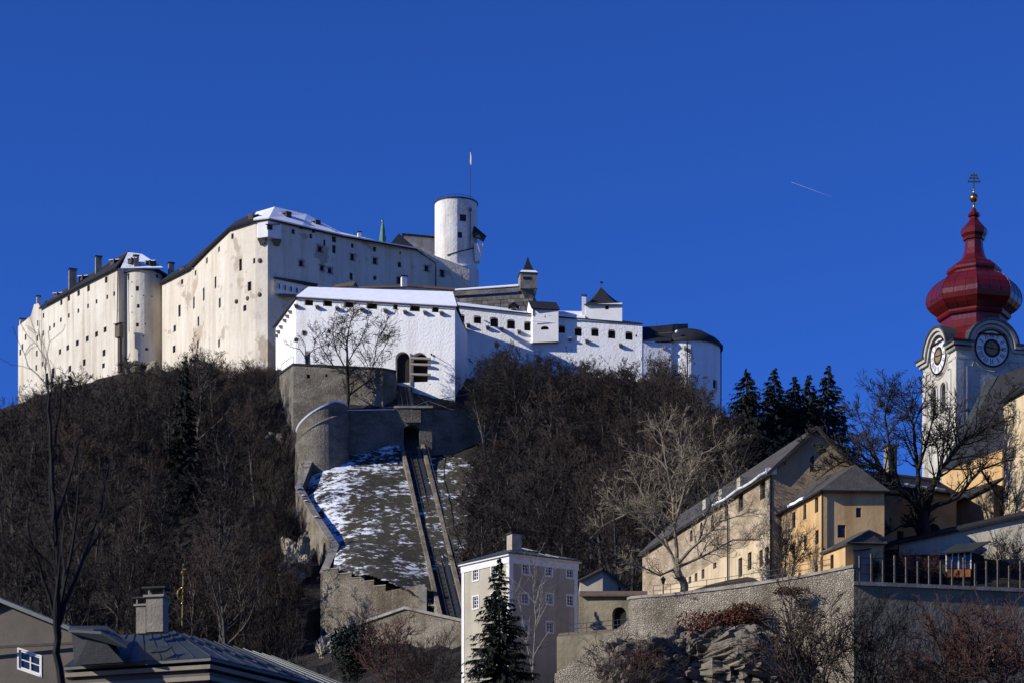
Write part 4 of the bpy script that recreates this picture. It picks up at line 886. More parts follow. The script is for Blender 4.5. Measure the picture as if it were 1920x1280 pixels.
# ------------------------------------------------------------------ convent terrace walls
t = thing('terrace_retaining_wall', 'pale sunlit retaining wall of the convent terrace curving to a rounded end', 'wall', tuple(W(1390,1150,198)))
q = [DP(1212,212), DP(1190,208.5), DP(1178,206.3), DP(1184,204.3), DP(1205,203), DP(1250,201.5), DP(1380,197.2), DP(1500,193.2), DP(1601,190)]
tv = [1118,1122,1124,1122,1120,1117,1102,1083,1063]
pr = q+[(27.6,192.5), (16,206), (13.5,214)]
zt_ = [ZV(v, p[1]) for v, p in zip(tv, q)]+[ZV(1063,190), ZV(1100,205), ZV(1112,214)]
mb = MB(); mb.prism(pr, 4, zt_); mb.build('wall', 'pale_stone', t)
mb = MB()
for i in range(2, 8):
    a, b_ = Vector((*q[i], zt_[i])), Vector((*q[i+1], zt_[i+1])); d = (b_-a).normalized(); nn = Vector((d.y,-d.x,0))*.12
    mb.hexa([a+nn, b_+nn, b_-nn*5, a-nn*5, a+nn+Vector((0,0,.22)), b_+nn+Vector((0,0,.22)), b_-nn*5+Vector((0,0,.22)), a-nn*5+Vector((0,0,.22))])
mb.build('coping', 'concrete', t)
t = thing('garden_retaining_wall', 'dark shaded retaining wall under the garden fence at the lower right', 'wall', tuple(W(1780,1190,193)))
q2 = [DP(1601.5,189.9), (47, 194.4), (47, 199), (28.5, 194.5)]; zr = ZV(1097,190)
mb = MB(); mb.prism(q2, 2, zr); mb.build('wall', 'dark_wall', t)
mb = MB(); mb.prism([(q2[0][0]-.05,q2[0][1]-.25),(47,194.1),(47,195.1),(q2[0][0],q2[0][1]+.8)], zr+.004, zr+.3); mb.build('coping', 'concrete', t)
mb = MB(); mb.hexa([W(1604,1096,190.6),W(1631,1096,191.6),W(1631,1096,194),W(1604,1096,193),W(1604,1030,190.6),W(1631,1026,191.6),W(1631,1026,194),W(1604,1030,193)]); mb.build('corner_pier', 'concrete', t)
mb = MB(); mb.slab([W(1600,1030,190.2),W(1634,1026,191.2),W(1634,1023,194.5),W(1600,1027,193.5)], .12); mb.build('pier_cap', 'slate', t)
t = thing('garden_fence', 'row of thin timber fence posts with wires along the shaded retaining wall', 'fence', (35, 194, zr+.3))
e = Vector((47-q2[0][0], 194.4-q2[0][1], 0)).normalized(); st = Vector((q2[0][0], q2[0][1], zr+.3))+Vector((0,.2,0)); me = None
for k in range(17):
    if me is None: mb = MB(); mb.box((0,0,1.05), (.15,.15,2.1), .4); me = mb.mesh('post', 'timber')
    o = link('post', me, t); o.location = st+e*(.5+k*.98)-org(t); o.scale.z = 1+.12*math.sin(k*2.3)
for h in (.7, 1.4, 1.95):
    mb = MB(); mb.tube([st+e*.3+Vector((0,0,h)), st+e*17+Vector((0,0,h+.05))], .025, 4); mb.build('wire', 'iron', t)
t = thing('garden_wall', 'cream garden wall with dark sloping coping behind the fence', 'wall', tuple(W(1800,1080,199)))
g0, g1 = DP(1686,201), DP(1940,197.5)
mb = MB(); mb.prism([g0, g1, (g1[0],g1[1]+.6), (g0[0],g0[1]+.6)], 33, [ZV(1014,201),ZV(960,197.5),ZV(960,197.5),ZV(1014,201)]); mb.build('wall', 'beige_house', t)
mb = MB(); mb.slab([W(1620,1035,201.5), W(1690,1014,200.5), W(1942,959,197), W(1942,952,199), W(1690,1008,202.5), W(1620,1029,203)], .2); mb.build('coping', 'slate', t)
mb = MB(); mb.prism([DP(1632,202), DP(1688,201.2), (XU(1688,203),203), (XU(1632,203),203)], 33, ZV(1032,202)); mb.build('shade_block', 'void_shade_wood', t)  # solid block; the doorway's shade is put into its dark colour
t = thing('garden_shed', 'lean-to garden shed with white glazing bars, rusty panels and tin roof', 'shed', tuple(W(1808,1088,197)))
s0, s1 = W(1774,1090,195.4), W(1820,1090,194.9)
mb = MB(); mb.prism([(s0.x,s0.y+.05),(s1.x,s1.y+.05),(s1.x+1.4,s1.y+1.6),(s1.x+1.2,s1.y+2.2),(s0.x+.4,s0.y+2)], s0.z-.5, s0.z+2.35); mb.build('wall', 'void_shade_wood', t)
zb_ = s0.z+1.05
for k in range(4):
    a, b_ = s0.lerp(s1, k/4), s0.lerp(s1, (k+1)/4); mb = MB(); mb.poly([Vector((a.x,a.y-.02,zb_)), Vector((b_.x,b_.y-.02,zb_)), Vector((b_.x,b_.y-.02,zb_+1.15)), Vector((a.x,a.y-.02,zb_+1.15))]); mb.build('pane', 'glass', t)
for k in range(5):
    a = s0.lerp(s1, k/4); mb = MB(); mb.box((a.x,a.y-.05,zb_+.5), (.09,.09,1.45)); mb.build('glazing_bar', 'frame_white', t)
for k in range(2):
    a, b_ = s0.lerp(s1, k*.5+.03), s0.lerp(s1, k*.5+.47); mb = MB(); mb.hexa([Vector((a.x,a.y-.25,zb_-.75)), Vector((b_.x,b_.y-.25,zb_-.75)), Vector((b_.x,b_.y,zb_-.75)), Vector((a.x,a.y,zb_-.75)), Vector((a.x,a.y-.3,zb_-.1)), Vector((b_.x,b_.y-.3,zb_-.1)), Vector((b_.x,b_.y,zb_-.1)), Vector((a.x,a.y,zb_-.1))]); mb.build('flower_box', 'rust_orange', t)
mb = MB(); mb.slab([W(1764,1036,194.8), W(1826,1030,194.1), W(1858,1013,197), W(1790,1020,198)], .1); mb.build('roof', 'zinc', t)

# ------------------------------------------------------------------ long convent building with gable
L0, L1 = (13.1, 241.0), (22.1, 205.0); L2 = (29.7, 205.4)
zL, zs = 46.4, 41.3
t = thing('long_convent_building', 'long cream and pink convent building with steep roof seen along its lit side', 'building', (18, 223, 36))
BK = (L2[0]-9, L2[1]+36)
wu = [(1430,914,10,42,{'arch':.5}),(1389,936,9,43,{'arch':.5}),(1362,958,7,36,{'arch':.5}),(1336,979,6,30,{'arch':.5}),(1315,991,5,26,{'arch':.5}),(1296,1003,5,22,{'arch':.5})]
wl = [(1427,1046,6.5,32),(1438,1041,6.5,34),(1405.5,1051,7,33),(1388,1063,7,36),(1340,1052,6,26),(1318,1072,5.5,24),(1305,1078,5,21),(1293.5,1083,5,20),(1270,1060,4,18),(1255,1066,4,16),(1240,1072,4,15),(1222,1078,3.5,14),(1232,1103,4,12)]
facade(t, 'upper_wall', 'pink_wall', [L0, L1], [zL, zL], zs, wu, rv=.3)
facade(t, 'lower_wall', 'yellow_wall', [L0, L1], [zs, zs], 32, wl, rv=.3)
apx = ((L1[0]+L2[0])/2, (L1[1]+L2[1])/2); zap = ZV(806, 206)
facade(t, 'gable_wall', 'tan_brick', [L1, apx, L2], [zL, zap-.3, zL], 32, [(1523,868,9,28,{'arch':.3}),(1472,868,3,4,{'hole':1})])
facade(t, 'rear_wall', 'yellow_wall', [L2, BK, L0], [zL]*3, 32, [])
dr_ = Vector((L0[0]-L1[0], L0[1]-L1[1], 0)).normalized(); pe = Vector((dr_.y, -dr_.x, 0)); pe = pe if pe.x < 0 else -pe
fr_ = -dr_*.5
A0 = Vector((*L1, zL))+pe*.5+fr_-Vector((0,0,.3)); A1 = Vector((*L0, zL))+pe*.5-Vector((0,0,.3)); Rg0 = Vector((*apx, zap+.1))+fr_; Rg1 = Vector((*apx, zap+.1))+dr_*37
B0 = Vector((*L2, zL))-pe*.5+fr_-Vector((0,0,.3)); B1 = B0+dr_*37.5
mb = MB(); mb.slab([A1, A0, Rg0, Rg1], .25); mb.slab([Rg1, Rg0, B0, B1], .25); o = mb.build('roof', 'grey_tile', t)
mb = MB(); mb.tube([A0.lerp(A1, k/20)+Vector((0,0,.1+.08*math.sin(k*1.9))) for k in range(9)], .1, 5); mb.build('eaves_snow', 'snow_thin', o)
for k in (8.5, 13.5, 18):
    c = A0+dr_*k-pe*.9+Vector((0,0,1.1)); mb = MB(); mb.box(c+Vector((0,0,-.1)), (.9,1.0,.9), math.atan2(dr_.y, dr_.x)); d = mb.build('dormer', 'beige_house', o)
mb = MB(); mb.box(Vector((*L1, zL-.1))+fr_*.2, (.9,.6,.55)); mb.build('eaves_return', 'frame_white', t)
for u, a, b_ in ((1447.5,882,1092),(1367,962,1108)):
    k = (u-960)/F; (x0,y0),(x1,y1) = L0, L1; q_ = (k*y0-x0)/((x1-x0)-k*(y1-y0)); Y = y0+min(q_,.995)*(y1-y0)-.15
    mb = MB(); mb.tube([W(u,a,Y)+pe*.12, W(u,b_,Y)+pe*.12], .08, 6); mb.build('downpipe', 'iron', t)
mb = MB(); pts_ = [Vector((*L0,38))+pe*3+dr_*-2, Vector((*L1,36.8))+pe*3]
# orange building in front of the gable
O0, O1 = (22.98, 204.6), (25.3, 196.0); O2 = (30.45, 196.3); zO = ZV(917,196); O3 = (O2[0]-2.2, O2[1]+8.5)
t = thing('orange_convent_house', 'orange ochre convent house with small dark windows below the gable', 'house', (26, 200, 35))
wo = [(1488.4,974,6,30),(1509,959,5.5,28),(1531,945.5,6.5,29),(1488,1033,5,26),(1510,1017,5,28),(1532,1006,6,26),(1531,1066,5,15),(1578,995,15,24,{'rows':2}),(1610,960,10,18)]
facade(t, 'wall', 'orange_wall', [O0,O1,O2,O3], [zO]*4, 33, wo, closed=True, rv=.25)
zr_ = zO+2.6; mO = ((O0[0]+O3[0])/2, (O0[1]+O3[1])/2); mF = ((O1[0]+O2[0])/2+.5, (O1[1]+O2[1])/2+2.2)
ce = Vector((sum(p[0] for p in (O0,O1,O2,O3))/4, sum(p[1] for p in (O0,O1,O2,O3))/4, 0))
def ex2(p, k): v = Vector((p[0],p[1],0))-ce; return ce+v+v.normalized()*k+Vector((0,0,zO-.12))
q = [ex2(p, .6) for p in (O0,O1,O2,O3)]; ra, rb = Vector((*mO, zr_)), Vector((*mF, zr_))
mb = MB(); mb.slab([q[0],q[1],rb,ra], .2); mb.slab([q[1],q[2],rb], .2); mb.slab([q[2],q[3],ra,rb], .2); o = mb.build('roof', 'grey_tile', t)
mb = MB(); mb.tube([q[0].lerp(q[1], .25+k*.07)+Vector((.15,0,.14+.05*math.sin(k*2.1))) for k in range(6)], .17, 5); mb.build('eaves_snow', 'snow_thin', o)
mb = MB(); mb.tube([q[0]-Vector((0,0,.1)), q[1]-Vector((0,0,.1)), q[2]-Vector((0,0,.1))], .09, 5); mb.build('gutter', 'iron', o)
mb = MB(); mb.tube([W(1542,921,195.8), W(1542,1074,195.8)], .08, 6); mb.build('downpipe', 'iron', t)
t = thing('orange_annex', 'low orange annex with slanting tiled roof in front of the ochre house', 'house', tuple(W(1600,1070,193.5)))
a0, a1, a2 = DP(1543,195.2), DP(1585,192.3), DP(1655,194.2)
facade(t, 'wall', 'orange_wall', [a0,a1,a2,(a2[0]-.5,197.2),(a0[0]+.2,197)], [ZV(1032,195.2),ZV(1017,192.3),ZV(1015,194.2),ZV(1005,197),ZV(1015,197)], 33, [(1560,1052,6,26)], closed=True)
mb = MB(); mb.slab([W(1536,1036,195.2), W(1588,1016,191.6), W(1630,992,194.4), W(1600,1000,197.2)], .15); mb.slab([W(1588,1016,191.6), W(1664,1018,193.8), W(1660,1005,197), W(1630,992,194.4)], .15); mb.build('roof', 'grey_tile', t)
t = thing('shaded_convent_hall', 'shaded tan convent hall with arched door and snow-edged dark roof', 'building', tuple(W(1720,1040,206)))
c0, c1 = (31.0, 203.2), (38.4, 207.4); zc = ZV(914,205)
facade(t, 'wall', 'tan_brick', [c0,c1,(36.5,214),(29.5,212)], [zc]*4, 33, [(1752,1003,26,44,{'hole':1,'arch':.5}),(1688,1003,12,17)], closed=True)
mb = MB(); r0_, r1_ = Vector((30.5,208,zc+2.2)), Vector((37,211,zc+2.2)); mb.slab([Vector((30.6,202.7,zc-.1)),Vector((38.8,207.1,zc-.1)),r1_,r0_], .2); mb.slab([r0_,r1_,Vector((36.5,214.5,zc)),Vector((29.5,212.5,zc))], .2); o = mb.build('roof', 'slate', t)
mb = MB(); a, b_ = Vector((30.8,202.9,zc+.12)), Vector((38.6,207.1,zc+.12))
mb.tube([a.lerp(b_, .12+k*.05)+Vector((0,0,.05*math.sin(k*2.7))) for k in range(15)], .14, 5); mb.build('eaves_snow', 'snow_thin', o)
chimney(t, 1659, 1680, 838, 895, 208, 'concrete', rz=.4)

# ------------------------------------------------------------------ convent church: apse roof, side wall
t = thing('church_apse', 'church choir with steep dark roof sweeping down in front of the bell tower', 'church', (43, 212, 36))
P0, P1 = (39.3, 219), (42.9, 210); zP = 49.4
facade(t, 'wall', 'orange_wall', [P0, P1, (54, 213), (52, 224)], [zP]*4, 34, [(1835,935,6,10)], closed=True)
a, b_, c, d = W(1763,889,219.5), W(1888,840,209.2), W(1985,660,217), W(1868,706,224)
mb = MB(); mb.slab([a, b_, c, d], .3); mb.slab([b_, Vector((55,212,zP)), c], .3); o = mb.build('roof', 'slate', t)
mb = MB(); mb.slab([a+Vector((-.25,.3,0)), a+Vector((.35,-.1,.1)), d+Vector((.1,-.3,.1)), d+Vector((-.9,.3,-.4))], .2); mb.build('hip_flashing', 'zinc', o)
mb = MB(); mb.slab([W(1755,957,213.5), W(1862,907,205.5), W(1882,893,208.5), W(1768,935,217)], .2); mb.build('aisle_roof', 'slate', t)
mb = MB(); mb.prism([DP(1764,213.8), DP(1863,205.9), (44, 209), (40.2,217)], 34, [ZV(953,213.8),ZV(905,205.9)]*1+[ZV(905,205.9),ZV(953,213.8)]); mb.build('aisle_wall', 'tan_brick', t)
t = thing('church_side_wall', 'tall cream church side wall at the right picture edge', 'church', (45, 204, 36))
zN = ZV(752,205)
facade(t, 'wall', 'yellow_wall', [(42,205),(43.35,199.6),(54,201.5),(54,211),(43.5,211)], [zN]*5, 33, [], closed=True)
mb = MB(); mb.slab([(41.5,205.3,zN-.05),(43.0,199.0,zN-.05),(46,203,zN+3.2),(45.5,208,zN+3.2)], .25); mb.slab([(43.0,199.0,zN-.05),(55,201,zN-.05),(55,204.5,zN+3.2),(46,203,zN+3.2)], .25); mb.build('roof', 'slate', t)

# ------------------------------------------------------------------ bell tower with red onion dome
TA = R(15.5); h = 3.6
tc = (41.65+h*(math.cos(TA)-math.sin(TA)), 225+h*(math.cos(TA)+math.sin(TA)))
S = tc[1]/F                       # metres per photograph pixel at the tower axis
def zt(v): return ZV(v, tc[1])
zcor = ZV(648, 226)               # top of the shaft
t = thing('bell_tower', 'church bell tower with red onion dome, gold ball and two clock faces', 'tower', (tc[0], tc[1], 0), rotz=TA, local=True)
ca, sa = math.cos(TA), math.sin(TA)
def to_local(p): x, y = p.x-tc[0], p.y-tc[1]; return Vector((x*ca+y*sa, -x*sa+y*ca, p.z))
def face_hit(u, v, face):        # local coordinates (along, z) where a photograph ray meets the left or the front face
    k = (u-960)/F
    if face == 'left': nrm = Vector((-ca,-sa,0))
    else: nrm = Vector((sa,-ca,0))
    dd = Vector((k, 1, 0)); c = Vector((tc[0], tc[1], 0))+nrm*h
    Y = c.dot(nrm)/dd.dot(nrm); p = to_local(Vector((k*Y, Y, ZV(v, Y))))
    return (-p.y if face == 'left' else p.x), p.z
def FP(face, s, z, dep): return Vector((-h-dep, -s, z)) if face == 'left' else Vector((s, -h-dep, z))
def fbox(mb, face, s0, s1, z0, z1, d0, d1):
    p = [FP(face,s0,z0,d1), FP(face,s1,z0,d1), FP(face,s1,z0,d0), FP(face,s0,z0,d0), FP(face,s0,z1,d1), FP(face,s1,z1,d1), FP(face,s1,z1,d0), FP(face,s0,z1,d0)]
    mb.hexa(p)
# shaft with real bell openings on both faces
sw = [face_hit(1752.5,754,'left'), face_hit(1770,745,'left')]
ops = [(s-.52, s+.52, z-1.3, z+1.35) for s, z in sw]
mb = MB()
def shaft_face(face, holes):
    tc_ = sorted({-h, h, *[q for o in holes for q in o[:2]]}); zc_ = sorted({30., zcor, *[q for o in holes for q in o[2:]]})
    for i in range(len(tc_)-1):
        for j in range(len(zc_)-1):
            sm, zm = (tc_[i]+tc_[i+1])/2, (zc_[j]+zc_[j+1])/2
            if not any(o[0] < sm < o[1] and o[2] < zm < o[3] for o in holes): mb.poly([FP(face,tc_[i],zc_[j],0), FP(face,tc_[i+1],zc_[j],0), FP(face,tc_[i+1],zc_[j+1],0), FP(face,tc_[i],zc_[j+1],0)])
    for s0, s1, z0, z1 in holes:
        K = 10; rr = (s1-s0)/2; arc = [(s0+rr-rr*math.cos(math.pi*k/K), z1-rr+rr*math.sin(math.pi*k/K)) for k in range(K+1)]
        for k in range(K): mb.poly([FP(face, s0 if k < K/2 else s1, z1, 0), FP(face,*arc[k],0), FP(face,*arc[k+1],0)])
        lp = [(s0,z0),(s1,z0)]+arc[::-1]
        for k in range(len(lp)): a, b_ = lp[k], lp[(k+1) % len(lp)]; mb.poly([FP(face,*a,0), FP(face,*b_,0), FP(face,*b_,-.7), FP(face,*a,-.7)])
shaft_face('left', ops); shaft_face('front', [])
mb.poly([(h,-h,30),(h,h,30),(h,h,zcor),(h,-h,zcor)]); mb.poly([(h,h,30),(-h,h,30),(-h,h,zcor),(h,h,zcor)])
shaft = mb.build('shaft', 'tower_plaster', t)
for s0, s1, z0, z1 in ops:
    mb = MB(); mb.poly([FP('left',s0,z0,-.68), FP('left',s1,z0,-.68), FP('left',s1,z1,-.68), FP('left',s0,z1,-.68)]); mb.build('louvre', 'void_shade_wood', t)
    mb = MB(); K = 10; rr = (s1-s0)/2+.14; pts_ = [FP('left',s0-.14,z0,.03)]+[FP('left', (s0+s1)/2-rr*math.cos(math.pi*k/K), z1-.5+rr*math.sin(math.pi*k/K), .03) for k in range(K+1)]+[FP('left',s1+.14,z0,.03)]
    mb.tube(pts_, .13, 4); mb.build('window_surround', 'tower_trim', t)
cl = {'left': face_hit(1760,668,'left'), 'front': face_hit(1863,653.5,'front')}
cz = (cl['left'][1]+cl['front'][1])/2
for f in cl: cl[f] = (0.0, cz)
rc = 1.62
def cornice_path(f, d):
    s, z = cl[f]; ra = rc+.62; zc_ = zcor-.25
    a0 = math.asin(max(-1, min(1, (zc_-z)/ra)))
    arc = [(s-ra*math.cos(a0+(math.pi-2*a0)*k/16), z+ra*math.sin(a0+(math.pi-2*a0)*k/16)) for k in range(17)]
    return [(-h-d, zc_)]+arc+[(h+d, zc_)]
for f in ('left', 'front'):
    # arched hood moulding in three steps
    for d0, th, dz, mt, nm in ((.62,.20,.30,'dark_metal','hood_flashing'), (.5,.28,.0,'tower_trim','cornice'), (.28,.26,-.34,'tower_trim','cornice_bed')):
        mb = MB(); P = cornice_path(f, d0); Q = []
        for i, (s, z) in enumerate(P):
            a, b_ = P[max(i-1,0)], P[min(i+1,len(P)-1)]; tx, tz = b_[0]-a[0], b_[1]-a[1]; ln = math.hypot(tx, tz); Q.append((-tz/ln, tx/ln))
        for i in range(len(P)-1):
            (s0, z0), (s1, z1), n0, n1 = P[i], P[i+1], Q[i], Q[i+1]
            lo0, lo1 = (s0+n0[0]*dz, z0+n0[1]*dz), (s1+n1[0]*dz, z1+n1[1]*dz); hi0, hi1 = (s0+n0[0]*(dz+th), z0+n0[1]*(dz+th)), (s1+n1[0]*(dz+th), z1+n1[1]*(dz+th))
            mb.hexa([FP(f,*lo0,d0), FP(f,*lo1,d0), FP(f,*lo1,-1.6), FP(f,*lo0,-1.6), FP(f,*hi0,d0), FP(f,*hi1,d0), FP(f,*hi1,-1.6), FP(f,*hi0,-1.6)])
        mb.build(nm, mt, t)
    # wall drum filling the arch behind the clock
    s, z = cl[f]; ra = rc+.6; K = 20
    mb = MB(); mb.poly([FP(f, s-ra*math.cos(math.pi*k/K), z+ra*math.sin(math.pi*k/K), .06) for k in range(K+1)]+[FP(f, s+ra, z-.6, .06), FP(f, s-ra, z-.6, .06)]); mb.build('clock_field', 'tower_plaster', t)
    # clock
    ck = thing_part = MB()
    ck.lathe([(rc+.16,0),(rc+.16,.1),(rc,.1)], (0,0,0), 40)
    def onface(mbx, dep):       # turn a disc modelled in the xy plane onto the face
        for i, (x_, y_, z_) in enumerate(mbx.v): mbx.v[i] = tuple(FP(f, s+x_, z+y_, dep+z_))
        return mbx
    rim = onface(ck, .08).build('clock', 'clock_black', t)
    m2 = MB(); m2.add([(rc*math.cos(2*math.pi*k/40), rc*math.sin(2*math.pi*k/40), 0) for k in range(40)], [tuple(range(40))]); onface(m2, .12).build('dial', 'clock_white', rim)
    m2 = MB(); m2.lathe([(.86,0),(.86,.05),(.62,.05),(.62,0)], (0,0,0), 32); onface(m2, .125).build('inner_ring', 'clock_black', rim)
    m2 = MB(); m2.add([(.62*math.cos(2*math.pi*k/32), .62*math.sin(2*math.pi*k/32), 0) for k in range(32)], [tuple(range(32))]); onface(m2, .15).build('centre', 'clock_gold', rim)
    m2 = MB(); rom = ['XII','I','II','III','IV','V','VI','VII','VIII','IX','X','XI']
    for k, rn in enumerate(rom):
        th_ = math.pi/2-2*math.pi*k/12; wd_ = {'I':.13,'V':.26,'X':.26}; tot = sum(wd_[c_] for c_ in rn); x_ = -tot/2
        def rp(px_, py_):       # px along the ring, py outward
            r_ = .96+py_*.56; return (r_*math.cos(th_)+px_*math.sin(th_), r_*math.sin(th_)-px_*math.cos(th_), 0)
        def stroke(xa, ya, xb, yb, tk=.032): m2.add([rp(xa-tk,ya), rp(xa+tk,ya), rp(xb+tk,yb), rp(xb-tk,yb)], [(0,1,2,3)])
        for c_ in rn:
            w_ = wd_[c_]
            if c_ == 'I': stroke(x_+w_/2, .05, x_+w_/2, .95)
            if c_ == 'V': stroke(x_+w_/2, .05, x_+.05, .95); stroke(x_+w_/2, .05, x_+w_-.05, .95, .02)
            if c_ == 'X': stroke(x_+.05, .05, x_+w_-.05, .95); stroke(x_+w_-.05, .05, x_+.05, .95, .02)
            x_ += w_
    onface(m2, .128).build('numerals', 'clock_black', rim)
    m2 = MB()
    for ang_, ln, wd_ in ((R(172), .8, .07), (R(-4), 1.2, .05)):
        c_, s_ = math.cos(ang_), math.sin(ang_); m2.add([(-s_*wd_, c_*wd_, 0), (s_*wd_, -c_*wd_, 0), (ln*c_+s_*wd_*.4, ln*s_-c_*wd_*.4, 0), (ln*c_-s_*wd_*.4, ln*s_+c_*wd_*.4, 0)], [(0,1,2,3)])
    onface(m2, .19).build('hands', 'clock_black', rim)
    m2 = MB(); m2.lathe([(rc+.16,.0),(rc+.34,.0)], (0,0,0), 40); onface(m2, .07).build('clock_surround', 'tower_trim', t)
    # frieze, corner pilasters and sunk panel frames on the shaft
    zf_ = zcor-1.35
    for s0, s1 in ((-h,-1.95),(1.95,h)): mb = MB(); fbox(mb, f, s0, s1, zf_-.09, zf_+.09, 0, .09); mb.build('string_course', 'tower_trim', t)
    for s0, s1 in ((-h-.04,-h+.75),(h-.75,h+.04)): mb = MB(); fbox(mb, f, s0, s1, 32, zf_-.09, -.01, .07); mb.build('pilaster', 'tower_plaster', t)
    mb = MB(); y0_ = zf_-.75; pth = [(-2.5,40),(-2.5,y0_),(-1.95,y0_)]+[(-2.05*math.cos(a), cz-.1-2.05*math.sin(a)) for a in [R(28)+R(124)*k/12 for k in range(13)]]+[(1.95,y0_),(2.5,y0_),(2.5,40)]
    mb.tube([FP(f, a, b_, .02) for a, b_ in pth], .09, 4); mb.build('panel_moulding', 'tower_trim', t)
# the dome: eight-sided rings
V = lambda v: zt(v)
prof = [(78,649),(70,640),(62,626),(58,612),(58,602),(63,601),(65,597),(64,593),(68,590),(75,584),(81,576),(83.5,567),(83,558),(79,547),(72,537),(62,528),(50,521),(45,519),(45,516),(48,512),(48,508),(44,503),(38,500),(37,497),(30,495),(24,489),(19,480),(16.5,468),(15.5,456),(16,453),(19,451.5),(20,448),(19,446),(22.5,441),(23.5,435),(22,430),(17,424),(11,417),(7.5,411),(7,408.5),(10.5,406.5),(11.5,403.5),(9.5,400.5),(6,398.5),(4.5,395),(3,391)]
segs = [('dome_skirt',0,5,2),('dome_base_ring',4,9,1),('onion_bulb',8,17,3),('ledge',16,24,1),('lantern_neck',23,30,1),('upper_bulb',29,40,1),('knob',39,46,1)]
for nm, a, b_, nsub in segs:
    for k in range(8):
        mb = MB(); sub = nsub if nm == 'onion_bulb' else 1
        A0_ = R(22.5)+k*math.pi/4; c0_, c1_ = (math.cos(A0_), math.sin(A0_)), (math.cos(A0_+math.pi/4), math.sin(A0_+math.pi/4)); kk = 1/math.cos(math.pi/8)*.985
        for j in range(a, b_-1):
            r0_, v0 = prof[j]; r1_, v1 = prof[j+1]; r0_ *= S*kk; r1_ *= S*kk
            mb.add([(c0_[0]*r0_, c0_[1]*r0_, V(v0)), (c1_[0]*r0_, c1_[1]*r0_, V(v0)), (c1_[0]*r1_, c1_[1]*r1_, V(v1)), (c0_[0]*r1_, c0_[1]*r1_, V(v1))], [(0,1,2,3)])
        o = mb.build(nm+'_panel', 'red_copper', t)
        if sub > 1:
            m2 = MB()
            for q_ in (1/3, 2/3):
                m2.tube([((c0_[0]*(1-q_)+c1_[0]*q_)*prof[j][0]*S*kk, (c0_[1]*(1-q_)+c1_[1]*q_)*prof[j][0]*S*kk, V(prof[j][1])) for j in range(a, b_)], .028, 4)
            m2.tube([(c0_[0]*prof[j][0]*S*kk, c0_[1]*prof[j][0]*S*kk, V(prof[j][1])) for j in range(a, b_)], .035, 4)
            m2.build('seams', 'red_copper', o)
mb = MB(); z_ = zcor-.1; mb.add([(-h+.1,-h+.1,z_),(h-.1,-h+.1,z_),(h-.1,h-.1,z_),(-h+.1,h-.1,z_)]+[(70*S*math.cos(R(22.5)+k*math.pi/4)/.92, 70*S*math.sin(R(22.5)+k*math.pi/4)/.92, zt(641)) for k in range(8)], [])
b0 = len(mb.v)-12
for a_, ks in ((0,(4,5)),(1,(6,7)),(2,(0,1)),(3,(2,3))):
    mb.f.append([b0+a_, b0+4+ks[1], b0+4+ks[0]]); mb.m.append(0)
for a_, b_, k1, k2 in ((0,1,5,6),(1,2,7,0),(2,3,1,2),(3,0,3,4)): mb.f.append([b0+a_, b0+b_, b0+4+k2, b0+4+k1]); mb.m.append(0)
mb.build('skirt_roof', 'red_copper', t)
mb = MB(); mb.tube([(0,0,zt(394)),(0,0,zt(381))], [.13,.09], 8); mb.lathe([(.02,-.42),(.26,-.33),(.41,-.05),(.42,.06),(.28,.33),(.08,.42),(.06,.75),(.12,.8),(.05,.88)], (0,0,zt(372)), 16); mb.build('gold_ball', 'gold', t, True)
mb = MB(); z0_, z1_ = zt(358), zt(325)
mb.box((0,0,(z0_+z1_)/2), (.11,.11,z1_-z0_))
for v, wd_ in ((341,1.05),(334.5,.75),(329,.5)):
    mb.box((0,0,zt(v)), (wd_,.09,.11))
    for s in (-1,1): mb.box((s*wd_/2,0,zt(v)), (.13,.11,.2))
o = mb.build('cross', 'gold', t); o.rotation_euler.z = -TA

# ------------------------------------------------------------------ foreground roofs at the lower left
t = thing('seamed_roof_house', 'foreground house corner with grey standing seam metal roof and cream cornice', 'house', tuple(W(395,1280,112)))
zR = ZV(1230, 110)
e0, e1, e2 = W(120,1252,113), W(395,1229,110), W(690,1300,123)
e0.z = e1.z = e2.z = zR
rp0, rp1 = W(195,1172,119), W(325,1166,117.5); rp0.z = rp1.z = zR+2.35
nP = 9
for k in range(nP):
    a, b_ = e0.lerp(e1, k/nP), e0.lerp(e1, (k+1)/nP); c, d = rp0.lerp(rp1, (k+1)/nP), rp0.lerp(rp1, k/nP)
    mb = MB(); mb.slab([a, b_, c, d], .06); o = mb.build('roof_panel', 'zinc', t)
    mb = MB(); mb.tube([b_+Vector((0,0,.03)), c+Vector((0,0,.03))], .035, 4); mb.build('seam', 'zinc', o)
nQ = 10
for k in range(nQ):
    a, b_ = e1.lerp(e2, k/nQ), e1.lerp(e2, (k+1)/nQ); rp2 = rp1+(e2-e1)*.62; c, d = rp1.lerp(rp2, (k+1)/nQ), rp1.lerp(rp2, k/nQ)
    mb = MB(); mb.slab([a, b_, c, d], .06); o = mb.build('roof_panel', 'zinc', t)
    mb = MB(); mb.tube([b_+Vector((0,0,.03)), c+Vector((0,0,.03))], .03, 4); mb.build('seam', 'zinc', o)
wall_c = [(e0.x+.3,e0.y+.5),(e1.x-.35,e1.y+.75),(e2.x-.6,e2.y+.6),(e2.x-4,e2.y+6),(e0.x,e0.y+8)]
mb = MB(); mb.prism(wall_c, -1.7, zR-.25); mb.build('wall', 'taupe_wall', t)
